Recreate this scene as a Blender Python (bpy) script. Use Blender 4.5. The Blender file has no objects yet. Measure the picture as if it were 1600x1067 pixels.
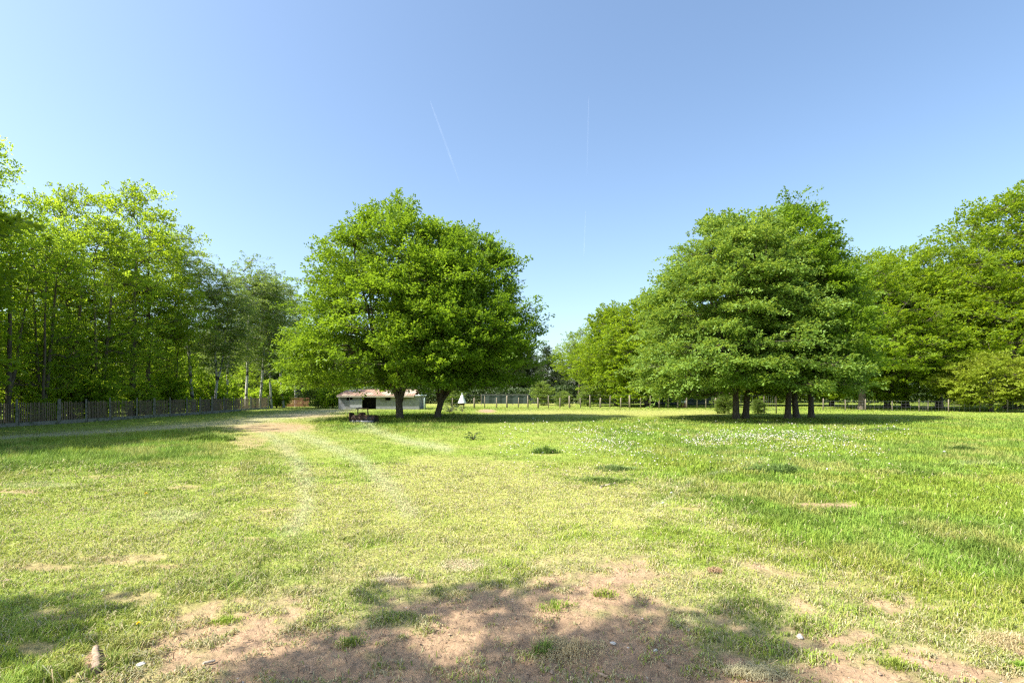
import bpy, math
import numpy as np
from mathutils import Vector

# ------------------------------------------------------------------ camera, sky, sun, exposure
scn = bpy.context.scene
F, CX, HY, EYE = 800.0, 800.0, 614.0, 1.8          # focal length in photo pixels, horizon row, eye height
cam_d = bpy.data.cameras.new('camera'); cam = bpy.data.objects.new('camera', cam_d)
scn.collection.objects.link(cam); scn.camera = cam
cam.location = (0, 0, EYE); cam.rotation_euler = (math.radians(90), 0, 0)
cam_d.sensor_width = 36; cam_d.lens = 18.0
cam_d.shift_y = (HY-533.5)/1600
cam_d.clip_start = 0.05; cam_d.clip_end = 30000

SUN_EL, SUN_DX, SUN_DY = 50.0, -1.0, -0.36         # horizontal direction towards the sun
az = math.atan2(SUN_DX, SUN_DY)                     # clockwise from +Y
w = bpy.data.worlds.new('World'); scn.world = w; w.use_nodes = True
nt = w.node_tree; bg = nt.nodes['Background']
sky = nt.nodes.new('ShaderNodeTexSky'); sky.sky_type = 'NISHITA'; sky.sun_disc = False
sky.sun_elevation = math.radians(SUN_EL); sky.sun_rotation = az
sky.air_density = 1.0; sky.dust_density = 2.1; sky.ozone_density = 1.1; sky.altitude = 50
tint = nt.nodes.new('ShaderNodeMix'); tint.data_type = 'RGBA'; tint.blend_type = 'MULTIPLY'; tint.inputs[0].default_value = 1
tint.inputs[7].default_value = (.93, .985, .995, 1)
nt.links.new(sky.outputs[0], tint.inputs[6]); nt.links.new(tint.outputs[2], bg.inputs['Color']); bg.inputs['Strength'].default_value = 0.134
sl = bpy.data.lights.new('sun', 'SUN'); sl.energy = 5.0; sl.angle = math.radians(0.53); sl.color = (1.0, 0.945, 0.84)
so = bpy.data.objects.new('sun', sl); scn.collection.objects.link(so)
ce = math.cos(math.radians(SUN_EL)); hn = math.hypot(SUN_DX, SUN_DY)
sdir = Vector((SUN_DX/hn*ce, SUN_DY/hn*ce, math.sin(math.radians(SUN_EL))))
so.rotation_euler = sdir.to_track_quat('Z', 'Y').to_euler()
scn.view_settings.view_transform = 'Standard'; scn.view_settings.look = 'None'
scn.view_settings.exposure = 1.1; scn.view_settings.gamma = 1
cy = scn.cycles
cy.max_bounces = 8; cy.diffuse_bounces = 3; cy.glossy_bounces = 2; cy.transmission_bounces = 5
cy.transparent_max_bounces = 8; cy.caustics_reflective = False; cy.caustics_refractive = False
cy.use_denoising = False
cy.pixel_filter_type = 'BLACKMAN_HARRIS'; cy.filter_width = 1.3

# ------------------------------------------------------------------ helpers
C = scn.collection
rs = np.random.RandomState
TAB = rs(5).rand(256, 256)
def vnoise(x, y, seed=0):
    x = np.asarray(x, float)+seed*17.37; y = np.asarray(y, float)+seed*9.11
    xi = np.floor(x).astype(int); yi = np.floor(y).astype(int)
    fx = x-xi; fy = y-yi; fx = fx*fx*(3-2*fx); fy = fy*fy*(3-2*fy)
    a = TAB[xi & 255, yi & 255]; b = TAB[(xi+1) & 255, yi & 255]
    c = TAB[xi & 255, (yi+1) & 255]; d = TAB[(xi+1) & 255, (yi+1) & 255]
    return (a*(1-fx)+b*fx)*(1-fy)+(c*(1-fx)+d*fx)*fy
def fbm(x, y, seed=0, o=4):
    s = 0; a = .5; t = 0
    for k in range(o):
        s = s+a*vnoise(x*2**k, y*2**k, seed+k); t += a; a *= .55
    return s/t
def sstep(a, b, x):
    t = np.clip((x-a)/(b-a), 0, 1); return t*t*(3-2*t)
def G(px, py, D=None):
    """ground point seen at photo pixel (px, py); with D given, the point at that distance"""
    Y = F*EYE/(py-HY) if D is None else D
    return ((px-CX)/F*Y, Y)
def ZP(py, D): return EYE+(HY-py)/F*D

def mesh_np(name, V, quads=None, tris=None, mat=None, attrs=None, smooth=False, parent=None, loc=None, cols=None):
    me = bpy.data.meshes.new(name)
    V = np.asarray(V, np.float32)
    nq = 0 if quads is None else len(quads); ntr = 0 if tris is None else len(tris)
    parts = []
    if nq: parts.append(np.asarray(quads, np.int32).ravel())
    if ntr: parts.append(np.asarray(tris, np.int32).ravel())
    li = np.concatenate(parts)
    me.vertices.add(len(V)); me.vertices.foreach_set('co', V.ravel())
    me.loops.add(len(li)); me.loops.foreach_set('vertex_index', li)
    tot = np.concatenate([np.full(nq, 4, np.int32), np.full(ntr, 3, np.int32)])
    st = np.concatenate([[0], np.cumsum(tot)[:-1]]).astype(np.int32)
    me.polygons.add(nq+ntr); me.polygons.foreach_set('loop_start', st); me.polygons.foreach_set('loop_total', tot)
    me.polygons.foreach_set('use_smooth', np.full(nq+ntr, smooth))
    me.update(calc_edges=True)
    for k, (dom, arr) in (attrs or {}).items():
        arr = np.asarray(arr, np.float32)
        if arr.ndim == 1:
            a = me.attributes.new(k, 'FLOAT', dom); a.data.foreach_set('value', arr)
        else:
            a = me.attributes.new(k, 'FLOAT_COLOR', dom)
            c4 = np.ones((len(arr), 4), np.float32); c4[:, :3] = arr; a.data.foreach_set('color', c4.ravel())
    if mat: me.materials.append(mat)
    o = bpy.data.objects.new(name, me); C.objects.link(o)
    if parent: o.parent = parent
    if loc is not None: o.location = loc
    return o

class MB:
    """collects boxes, tubes and lathes into one mesh"""
    def __init__(s): s.v = []; s.f = []
    def add(s, vs, fs):
        n = len(s.v); s.v += [tuple(v) for v in vs]; s.f += [tuple(i+n for i in f) for f in fs]
    def box(s, a, b, bev=0.0, M=None):
        x0, y0, z0 = a; x1, y1, z1 = b
        vs = [(x0,y0,z0),(x1,y0,z0),(x1,y1,z0),(x0,y1,z0),(x0,y0,z1),(x1,y0,z1),(x1,y1,z1),(x0,y1,z1)]
        if bev:
            e = bev
            vs = [(x0,y0,z0),(x1,y0,z0),(x1,y1,z0),(x0,y1,z0),(x0,y0,z1-e),(x1,y0,z1-e),(x1,y1,z1-e),(x0,y1,z1-e),
                  (x0+e,y0+e,z1),(x1-e,y0+e,z1),(x1-e,y1-e,z1),(x0+e,y1-e,z1)]
            fs = [(3,2,1,0),(0,1,5,4),(1,2,6,5),(2,3,7,6),(3,0,4,7),(4,5,9,8),(5,6,10,9),(6,7,11,10),(7,4,8,11),(8,9,10,11)]
        else: fs = [(3,2,1,0),(0,1,5,4),(1,2,6,5),(2,3,7,6),(3,0,4,7),(4,5,6,7)]
        if M: vs = [M @ Vector(v) for v in vs]
        s.add(vs, fs)
    def tube(s, pts, rad, n=8, cap=True):
        pts = [Vector(p) for p in pts]
        if not hasattr(rad, '__len__'): rad = [rad]*len(pts)
        vs = []; fs = []
        for i, p in enumerate(pts):
            d = (pts[min(i+1, len(pts)-1)]-pts[max(i-1, 0)]).normalized()
            u = d.cross(Vector((0.13, 0.97, 0.2) if abs(d.y) < .9 else (1, 0, 0))).normalized(); v2 = d.cross(u)
            for k in range(n):
                a = 2*math.pi*k/n
                vs.append(p+(u*math.cos(a)+v2*math.sin(a))*rad[i])
        for i in range(len(pts)-1):
            for k in range(n):
                a, b = i*n+k, i*n+(k+1) % n
                fs.append((a, b, b+n, a+n))
        if cap:
            fs.append(tuple(range(n))[::-1]); fs.append(tuple(range((len(pts)-1)*n, len(pts)*n)))
        s.add(vs, fs)
    def build(s, name, mat, parent=None, loc=None, smooth=False):
        me = bpy.data.meshes.new(name); me.from_pydata([tuple(v) for v in s.v], [], s.f); me.update()
        if smooth:
            for p in me.polygons: p.use_smooth = len(p.vertices) < 6
        me.materials.append(mat)
        o = bpy.data.objects.new(name, me); C.objects.link(o)
        if parent: o.parent = parent
        if loc is not None: o.location = loc
        return o
def tag(o, label=None, cat=None, group=None, kind=None):
    if label: o['label'] = label
    if cat: o['category'] = cat
    if group: o['group'] = group
    if kind: o['kind'] = kind
    return o
def empty(name, loc, rz=0):
    o = bpy.data.objects.new(name, None); C.objects.link(o); o.location = loc; o.rotation_euler = (0, 0, rz)
    o.empty_display_size = .2
    return o
def copy_tree(o, parent=None):
    c = o.copy(); C.objects.link(c)
    if parent: c.parent = parent
    for ch in [x for x in o.children]: copy_tree(ch, c)
    return c

# ------------------------------------------------------------------ materials
def new_mat(name):
    m = bpy.data.materials.new(name); m.use_nodes = True; t = m.node_tree
    for n in list(t.nodes): t.nodes.remove(n)
    out = t.nodes.new('ShaderNodeOutputMaterial')
    return m, t, out
def N(t, ty, **kw):
    n = t.nodes.new(ty)
    for k, v in kw.items():
        if k.startswith('i_'): n.inputs[k[2:].replace('_', ' ')].default_value = v
        else: setattr(n, k, v)
    return n
def mixc(t, fac, a, b, blend='MIX'):
    m = t.nodes.new('ShaderNodeMix'); m.data_type = 'RGBA'; m.blend_type = blend
    for s, v in ((0, fac), (6, a), (7, b)):
        if hasattr(v, 'links') or hasattr(v, 'is_linked'): t.links.new(v, m.inputs[s])
        else: m.inputs[s].default_value = v if s == 0 else (*v, 1)
    return m.outputs[2]
def surf_mat(name, c1, c2, scale=6, rough=.9, bump=.3, c3=None, stretch=(1, 1, 1), metallic=0, detail=6, dist=.01, spec=.25):
    m, t, out = new_mat(name)
    tc = N(t, 'ShaderNodeTexCoord'); mp = N(t, 'ShaderNodeMapping'); mp.inputs['Scale'].default_value = stretch
    t.links.new(tc.outputs['Object'], mp.inputs['Vector'])
    no = N(t, 'ShaderNodeTexNoise', i_Scale=scale, i_Detail=detail, i_Roughness=.65)
    t.links.new(mp.outputs[0], no.inputs['Vector'])
    rp = N(t, 'ShaderNodeValToRGB'); rp.color_ramp.elements[0].position = .34; rp.color_ramp.elements[1].position = .66
    t.links.new(no.outputs['Fac'], rp.inputs['Fac'])
    col = mixc(t, rp.outputs[0], c1, c2)
    if c3:
        n2 = N(t, 'ShaderNodeTexNoise', i_Scale=scale*.3, i_Detail=4.0)
        t.links.new(mp.outputs[0], n2.inputs['Vector'])
        r2 = N(t, 'ShaderNodeValToRGB'); r2.color_ramp.elements[0].position = .5; r2.color_ramp.elements[1].position = .6
        t.links.new(n2.outputs['Fac'], r2.inputs['Fac'])
        col = mixc(t, r2.outputs[0], col, c3)
    p = N(t, 'ShaderNodeBsdfPrincipled', i_Roughness=rough, i_Metallic=metallic)
    p.inputs['Specular IOR Level'].default_value = spec
    t.links.new(col, p.inputs['Base Color'])
    bp = N(t, 'ShaderNodeBump', i_Strength=bump, i_Distance=dist)
    t.links.new(no.outputs['Fac'], bp.inputs['Height']); t.links.new(bp.outputs[0], p.inputs['Normal'])
    t.links.new(p.outputs[0], out.inputs[0])
    return m
def leaf_mat(name, dark, light, tdark, tlight, tr=.42, rough=.5, spec=.3):
    m, t, out = new_mat(name)
    at = N(t, 'ShaderNodeAttribute', attribute_name='tint')
    oi = N(t, 'ShaderNodeObjectInfo')
    ma = N(t, 'ShaderNodeMath', operation='MULTIPLY_ADD'); ma.inputs[1].default_value = .25; ma.inputs[2].default_value = -.12
    t.links.new(oi.outputs['Random'], ma.inputs[0])
    ad = N(t, 'ShaderNodeMath', operation='ADD', use_clamp=True)
    t.links.new(at.outputs['Fac'], ad.inputs[0]); t.links.new(ma.outputs[0], ad.inputs[1])
    c = mixc(t, ad.outputs[0], dark, light); c2 = mixc(t, ad.outputs[0], tdark, tlight)
    p = N(t, 'ShaderNodeBsdfPrincipled', i_Roughness=rough); p.inputs['Specular IOR Level'].default_value = spec
    t.links.new(c, p.inputs['Base Color'])
    tl = N(t, 'ShaderNodeBsdfTranslucent'); t.links.new(c2, tl.inputs[0])
    mx = N(t, 'ShaderNodeMixShader'); mx.inputs[0].default_value = tr
    t.links.new(p.outputs[0], mx.inputs[1]); t.links.new(tl.outputs[0], mx.inputs[2])
    t.links.new(mx.outputs[0], out.inputs[0])
    return m
def attr_mat(name, tr=.35, rough=.6, spec=.2):
    m, t, out = new_mat(name)
    at = N(t, 'ShaderNodeAttribute', attribute_name='gcol')
    p = N(t, 'ShaderNodeBsdfPrincipled', i_Roughness=rough); p.inputs['Specular IOR Level'].default_value = spec
    t.links.new(at.outputs['Color'], p.inputs['Base Color'])
    tl = N(t, 'ShaderNodeBsdfTranslucent'); t.links.new(at.outputs['Color'], tl.inputs[0])
    mx = N(t, 'ShaderNodeMixShader'); mx.inputs[0].default_value = tr
    t.links.new(p.outputs[0], mx.inputs[1]); t.links.new(tl.outputs[0], mx.inputs[2])
    t.links.new(mx.outputs[0], out.inputs[0])
    return m
M = {}
M['hornbeam'] = leaf_mat('hornbeam_leaf', (.075,.15,.014), (.215,.325,.026), (.19,.34,.012), (.42,.59,.03))
M['lime'] = leaf_mat('lime_leaf', (.10,.19,.034), (.27,.41,.072), (.24,.34,.03), (.47,.58,.07))
M['oak'] = leaf_mat('oak_leaf', (.11,.19,.014), (.27,.38,.028), (.24,.34,.012), (.52,.66,.03), tr=.56)
M['wood'] = leaf_mat('wood_leaf', (.11,.18,.018), (.25,.35,.035), (.33,.50,.02), (.62,.78,.06), tr=.66)
M['birch_leaf'] = leaf_mat('birch_leaf', (.09,.145,.03), (.19,.25,.055), (.24,.36,.04), (.42,.54,.09), tr=.5)
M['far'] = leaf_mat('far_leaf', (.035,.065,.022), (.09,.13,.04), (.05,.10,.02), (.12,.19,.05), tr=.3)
M['young'] = leaf_mat('young_leaf', (.20,.28,.02), (.36,.42,.05), (.30,.38,.02), (.5,.55,.06), tr=.45)
M['bark'] = surf_mat('bark', (.075,.06,.045), (.15,.125,.095), 9, bump=.8, stretch=(1,1,.3), dist=.03)
M['bark_pale'] = surf_mat('bark_pale', (.16,.14,.11), (.34,.31,.25), 8, bump=.6, stretch=(1,1,.35), dist=.02)
M['bark_birch'] = surf_mat('bark_birch', (.36,.35,.31), (.50,.48,.43), 5, c3=(.05,.045,.04), bump=.3, stretch=(1,1,1.5))

# ------------------------------------------------------------------ ground: what grows where
def polyd(px, py, pts, asp):
    """distance in photo pixels (rows stretched by asp) to a polyline"""
    d = np.full(px.shape, 1e9)
    for (x0, y0), (x1, y1) in zip(pts[:-1], pts[1:]):
        ax, ay = px-x0, (py-y0)*asp; bx, by = x1-x0, (y1-y0)*asp
        t = np.clip((ax*bx+ay*by)/(bx*bx+by*by), 0, 1)
        d = np.minimum(d, np.hypot(ax-t*bx, ay-t*by))
    return d
SOIL = [(150,1035,22,34,1.0),(220,1043,22,12,.95),(327,1040,26,10,.9),(135,990,16,10,.8),(958,1004,16,8,.9),(90,960,60,14,.6),(60,1010,50,12,.6),(200,930,60,10,.6),(425,667,75,9,.85),(388,690,36,14,.6),(490,650,60,4,.7),(440,700,50,10,.3),(70,885,90,8,.62),(190,872,90,8,.62),(260,885,60,5,.7),(385,843,28,4,.8),(430,795,28,4,.5),(30,768,45,5,.7),(160,745,60,3,.5),
        (290,762,30,4,.6),(1290,790,60,7,.95),(1420,795,60,3,.6),(1540,786,60,3,.5),(1365,747,24,3,.9),(1150,757,28,3,.7),
        (1345,848,18,4,.8),(1480,838,60,4,.5),(955,757,20,2.5,.7),(1080,797,30,3,.5),(990,900,50,14,.7),(640,912,60,10,.6),
        (300,950,50,16,.5),(1000,870,30,5,.5),(760,642,16,3,1.0),(1480,915,30,5,.4),(1240,980,40,8,.5),(1330,930,30,6,.4)]
PALE = [(725,883,42,9,.9),(615,905,24,8,.9),(500,655,30,4,.4),(580,672,40,5,.4),(280,805,60,10,.5),(60,758,60,4,.6),(1530,725,50,5,.4),
        (1070,965,40,7,.6),(1440,960,40,5,.5),(440,690,25,9,.5),(260,800,40,6,.4),(1050,760,30,5,.3)]
def masks(X, Y):
    Ys = np.maximum(Y, 1.6)
    px = CX+F*X/Ys; py = HY+F*EYE/Ys
    k = np.clip((py-HY)/200, .12, 3)
    n1 = fbm(X*.9, Y*.9, 3); n2 = fbm(X*3.1, Y*3.1, 11); n3 = fbm(X*.22, Y*.22, 21); n4 = fbm(X*9, Y*9, 31, 3)
    # bare trampled soil at the viewer's feet
    bx = [-400,0,250,340,420,560,700,850,1000,1060,1200,1300,1400,1500,1600,2200]
    by = [1500,1300,1085,1030,970,945,925,898,905,935,945,950,970,1015,1065,1400]
    b = np.interp(px, bx, by)
    s = (py-b)/70+(n1-.5)*2.6+(n2-.5)*2.6+(n4-.5)*1.6
    soil = sstep(-.25, 1.0, s)*.97
    thin = sstep(-1.7, .4, (py-b)/75+(n1-.5)*1.6)
    for (x, y, sx, sy, a) in SOIL:
        g = np.exp(-(((px-x)/sx)**2+((py-y)/sy)**2))
        soil = np.maximum(soil, a*sstep(.25, .75, g+(n2-.5)*.7+(n4-.5)*.5))
    near = sstep(820, 960, py)
    soil = np.maximum(soil, near*.85*sstep(.53, .68, n2*.6+n1*.4))
    # dry, mown ground
    dry = sstep(.25, .75, .55*thin+.9*np.exp(-(((px-690)/430)**2+((py-790)/95)**2)) + (n1-.5)*1.0+(n2-.5)*.5)
    dry = np.maximum(dry, .8*np.exp(-(((px-160)/300)**2+((py-850)/95)**2))*sstep(.25,.6,n1+.2))
    dry = np.maximum(dry, .9*np.exp(-((px-430)/85)**2-((py-672)/20)**2))
    strip = np.exp(-((py-645.5)/5.5)**2)*sstep(700, 850, px)*(1-sstep(1090, 1160, px))
    dry = np.maximum(dry, strip*1.2*sstep(.3,.5,n3+n2*.3))
    behind = sstep(637, 632, py); dry = np.maximum(dry, behind*(px < 900)*.75)
    road = polyd(px, py, [(-400,712),(0,684),(200,672),(350,661),(430,651),(520,642.5)], 8)
    road = np.exp(-(road/38)**2); dry = np.maximum(dry, .85*road)
    pale = np.zeros_like(px)
    for pts, wd in (([(395,664),(430,685),(462,715),(478,750),(480,790),(455,830)], 17), ([(440,668),(500,690),(560,718),(600,752),(640,800)], 19),
                    ([(560,655),(585,672),(640,690),(700,700)], 14), ([(1010,800),(1090,750),(1200,720)], 4)):
        d = polyd(px, py, pts, 1.6); pale = np.maximum(pale, .75*np.exp(-(d/(wd*(.5+.5*k)))**2))
    for (x, y, sx, sy, a) in PALE:
        g = np.exp(-(((px-x)/sx)**2+((py-y)/sy)**2)); pale = np.maximum(pale, a*sstep(.2, .8, g+(n2-.5)*.6))
    # long lush grass
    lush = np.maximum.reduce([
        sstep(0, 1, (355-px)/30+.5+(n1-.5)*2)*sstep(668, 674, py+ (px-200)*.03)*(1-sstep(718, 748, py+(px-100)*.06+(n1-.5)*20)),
        sstep(0, 1, (px-480)/25)*(1-sstep(700, 760, px))*sstep(642,646,py)*(1-sstep(664, 680, py+(n1-.5)*14)),
        .9*sstep(0, 1, (px-830-(py-660)*1.6)/120+(n1-.5))*sstep(650,658,py)*(1-sstep(880,1010,py+(1600-px)*.15)),
        .7*np.exp(-((px-405)/30)**2-((py-725)/22)**2),
        .8*sstep(1250,1450,px)*sstep(648,656,py)*(1-sstep(860,960,py)),
        .7*sstep(636,639,py)*(1-sstep(640,643,py))*sstep(700,760,px),
        .5*near*sstep(.5,.7,n1)*(1-thin)])
    lush = lush*(1-strip)*(1-.8*np.clip(dry-.3, 0, 1))*(1-soil)*(1-.8*road)
    pale = pale*(1-soil*.5)
    return px, py, soil, np.clip(dry,0,1), np.clip(lush,0,1), np.clip(pale,0,1), thin, n1, n2, n4, road
def gz(X, Y, soil=None):
    z = .10*(fbm(X*.12, Y*.12, 41, 3)-.5)*sstep(4, 20, Y)
    fade = 1-sstep(9, 16, np.abs(Y))
    z = z+fade*(.06*(fbm(X*.8, Y*.8, 42, 3)-.5)+.020*(fbm(X*4.2, Y*4.2, 44, 4)-.5))
    if soil is not None: z = z+fade*soil*(.034*(fbm(X*9, Y*9, 46, 4)-.5)+.022*np.maximum(fbm(X*22, Y*22, 47, 2)-.55, 0)*3-.012)
    return z
def GZ(x, y): return float(gz(np.array([x]), np.array([y]))[0])
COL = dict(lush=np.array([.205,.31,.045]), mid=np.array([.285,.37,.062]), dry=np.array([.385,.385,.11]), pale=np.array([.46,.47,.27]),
           soil=np.array([.36,.242,.152]), straw=np.array([.48,.43,.24]))
def lerp(a, b, t): return a+(b-a)*t[:, None]

Ys = np.concatenate([np.arange(-30, 2, .8), np.arange(2, 2.6, .1), 2.6*1.0085**np.arange(0, 470), 140*1.12**np.arange(1, 26)])
cu = np.linspace(-1, 1, 561)
u = np.concatenate([-np.array([14, 8, 5, 3.2, 2.2, 1.6, 1.25]), cu, np.array([1.25, 1.6, 2.2, 3.2, 5, 8, 14])])
GY, GU = np.meshgrid(Ys, u, indexing='ij'); GX = GU*(1.12*np.maximum(GY, 2.6)+1.2)
gx, gy = GX.ravel(), GY.ravel()
px, py, soil, dry, lush, pale, thin, n1, n2, n4, road = masks(gx, gy)
c = np.tile(COL['mid']*.8, (len(gx), 1))
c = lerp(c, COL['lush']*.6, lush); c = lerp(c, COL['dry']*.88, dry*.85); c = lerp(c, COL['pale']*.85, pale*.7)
c = lerp(c, np.array([.34,.27,.17]), np.clip(thin*.6-.1,0,1)); c = lerp(c, COL['soil'], soil)
c = lerp(c, np.array([.43,.39,.28]), road*.6)
c *= (.72+.56*n4)[:, None]*(.85+.3*n2)[:, None]
nu = len(u); ii, jj = np.meshgrid(np.arange(len(Ys)-1), np.arange(nu-1), indexing='ij'); i0 = (ii*nu+jj).ravel()
quads = np.stack([i0, i0+1, i0+nu+1, i0+nu], 1)
gm, t, out = new_mat('meadow_ground')
at = N(t, 'ShaderNodeAttribute', attribute_name='gcol'); tc = N(t, 'ShaderNodeTexCoord')
na = N(t, 'ShaderNodeTexNoise', i_Scale=38.0, i_Detail=6.0, i_Roughness=.7); t.links.new(tc.outputs['Object'], na.inputs['Vector'])
nb = N(t, 'ShaderNodeTexNoise', i_Scale=7.0, i_Detail=5.0, i_Roughness=.6); t.links.new(tc.outputs['Object'], nb.inputs['Vector'])
r1 = N(t, 'ShaderNodeMapRange'); r1.inputs[1].default_value = .3; r1.inputs[2].default_value = .7; r1.inputs[3].default_value = .70; r1.inputs[4].default_value = 1.25
t.links.new(na.outputs['Fac'], r1.inputs[0])
r2 = N(t, 'ShaderNodeMapRange'); r2.inputs[1].default_value = .3; r2.inputs[2].default_value = .7; r2.inputs[3].default_value = .86; r2.inputs[4].default_value = 1.12
t.links.new(nb.outputs['Fac'], r2.inputs[0])
mm = N(t, 'ShaderNodeMath', operation='MULTIPLY'); t.links.new(r1.outputs[0], mm.inputs[0]); t.links.new(r2.outputs[0], mm.inputs[1])
vm = N(t, 'ShaderNodeVectorMath', operation='SCALE'); t.links.new(at.outputs['Color'], vm.inputs[0]); t.links.new(mm.outputs[0], vm.inputs['Scale'])
p = N(t, 'ShaderNodeBsdfPrincipled', i_Roughness=.95); p.inputs['Specular IOR Level'].default_value = .1
t.links.new(vm.outputs[0], p.inputs['Base Color'])
bp = N(t, 'ShaderNodeBump', i_Strength=.9, i_Distance=.02); t.links.new(na.outputs['Fac'], bp.inputs['Height']); t.links.new(bp.outputs[0], p.inputs['Normal'])
t.links.new(p.outputs[0], out.inputs[0])
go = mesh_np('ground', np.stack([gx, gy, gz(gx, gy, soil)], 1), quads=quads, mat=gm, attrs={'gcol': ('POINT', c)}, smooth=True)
tag(go, kind='structure', label='mown meadow ground with bare trampled soil in the foreground')

# ------------------------------------------------------------------ grass blades (real blades, fewer and wider with distance)
def blades(name, X, Y, Z, H, W, lean, phi, col, mat, far, label=None):
    """each blade a bent two-segment strip near the viewer, one triangle farther off"""
    fx, fy = np.cos(phi), np.sin(phi)
    sx, sy = -fy, fx
    out = []
    V = []; Q = []; T = []; CC = []
    n = ~far
    def pk(m, s, hfrac, side):
        hh = H[m]*hfrac; ln = lean[m]*(hfrac**1.6)
        x = X[m]+fx[m]*H[m]*np.sin(ln)*hfrac+sx[m]*W[m]*.5*side
        y = Y[m]+fy[m]*H[m]*np.sin(ln)*hfrac+sy[m]*W[m]*.5*side
        return np.stack([x, y, Z[m]+hh*np.cos(ln)+.002], 1)
    k = n.sum(); base = 0
    if k:
        P = np.stack([pk(n, 0, 0, 1), pk(n, 0, 0, -1), pk(n, 0, .55, -.8), pk(n, 0, .55, .8), pk(n, 0, 1, 0)], 1)
        V.append(P.reshape(-1, 3)); b = np.arange(k)*5
        Q.append(np.stack([b, b+1, b+2, b+3], 1)); T.append(np.stack([b+3, b+2, b+4], 1)); base = k*5
    k2 = far.sum()
    if k2:
        P = np.stack([pk(far, 0, 0, 1), pk(far, 0, 0, -1), pk(far, 0, 1, 0)], 1)
        V.append(P.reshape(-1, 3)); b = base+np.arange(k2)*3
        T.append(np.stack([b, b+1, b+2], 1))
    cq = col[n]; ct = np.concatenate([col[n], col[far]])
    return mesh_np(name, np.concatenate(V), quads=np.concatenate(Q) if Q else None, tris=np.concatenate(T), mat=mat,
                   attrs={'gcol': ('FACE', np.concatenate([cq, ct]))})
M['blade'] = attr_mat('grass_blade', tr=.33)
R = rs(77)
NB = 1100000
Yb = 2.2*np.exp(R.rand(NB)**.93*math.log(95/2.2)); Xb = (R.rand(NB)*2-1)*(1.30*Yb+1.3)
px, py, soil, dry, lush, pale, thin, n1, n2, n4, road = masks(Xb, Yb)
tuft = fbm(Xb*5.5, Yb*5.5, 61, 3)
cover = 1-.93*soil; cover *= 1-.55*thin*(1-sstep(.45,.62,tuft))
cover *= np.where(soil > .4, sstep(.48, .62, tuft)*3.2+.10, 1)
cover *= 1-.45*road
keep = R.rand(NB) < cover*(.62+.55*tuft)
def sel(*a): return [q[keep] for q in a]
Xb, Yb, px, py, soil, dry, lush, pale, thin, n1, n2, n4, tuft, road = sel(Xb, Yb, px, py, soil, dry, lush, pale, thin, n1, n2, n4, tuft, road)
n = len(Xb)
H = (.020+.024*R.rand(n))*(1-.25*dry)+lush*np.where(px < 760, 1, .62)*(.05+.08*R.rand(n)+.07*sstep(.45,.7,n1))+.040*sstep(.5,.72,tuft)*(1-soil)*(1-.5*dry)
H *= .8+.5*R.rand(n)
W = np.maximum(.0045+.003*R.rand(n), .00125*Yb)*(1+.25*R.rand(n))
lean = .25+.75*R.rand(n)+.3*dry; flat = R.rand(n) < (.12+.34*dry+.3*soil)*(1-lush*.9); lean[flat] = 1.35+.15*R.rand(flat.sum())
H[flat] *= 1.5
phi = R.rand(n)*2*math.pi
col = np.tile(COL['mid'], (n, 1)); col = lerp(col, COL['lush'], np.clip(lush*1.1+(tuft-.5)*.9,0,1)); col = lerp(col, COL['dry'], np.clip(dry*.75+(R.rand(n)-.5)*.5, 0, 1)*(1-.7*lush))
col = lerp(col, COL['pale'], pale*.8)
mot = fbm(Xb*1.9, Yb*1.3, 95, 3); col = col*(.78+.44*sstep(.35,.65,mot))[:, None]; col = lerp(col, COL['dry'], sstep(.52,.70,fbm(Xb*1.1, Yb*.8, 97, 3))*.75)
yel = fbm(Xb*.5, Yb*.5, 91, 3); col = lerp(col, np.array([.33,.40,.04]), sstep(.5,.68,yel)*.45*(1-pale))
st = R.rand(n) < (.05+.16*dry+.2*thin)*(1-.85*lush); st |= flat & (R.rand(n) < .6); lean[st] = np.maximum(lean[st], .95+.5*R.rand(st.sum())); col[st] = COL['straw']*(.7+.5*R.rand(st.sum()))[:, None]
col *= (.82+.36*R.rand(n))[:, None]; col[:, 0] *= .88+.24*R.rand(n)
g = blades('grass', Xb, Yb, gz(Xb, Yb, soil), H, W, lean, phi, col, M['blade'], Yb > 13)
tag(g, kind='stuff', label='short meadow grass mixed with straw, long and lush at the sides', cat='grass')

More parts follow.
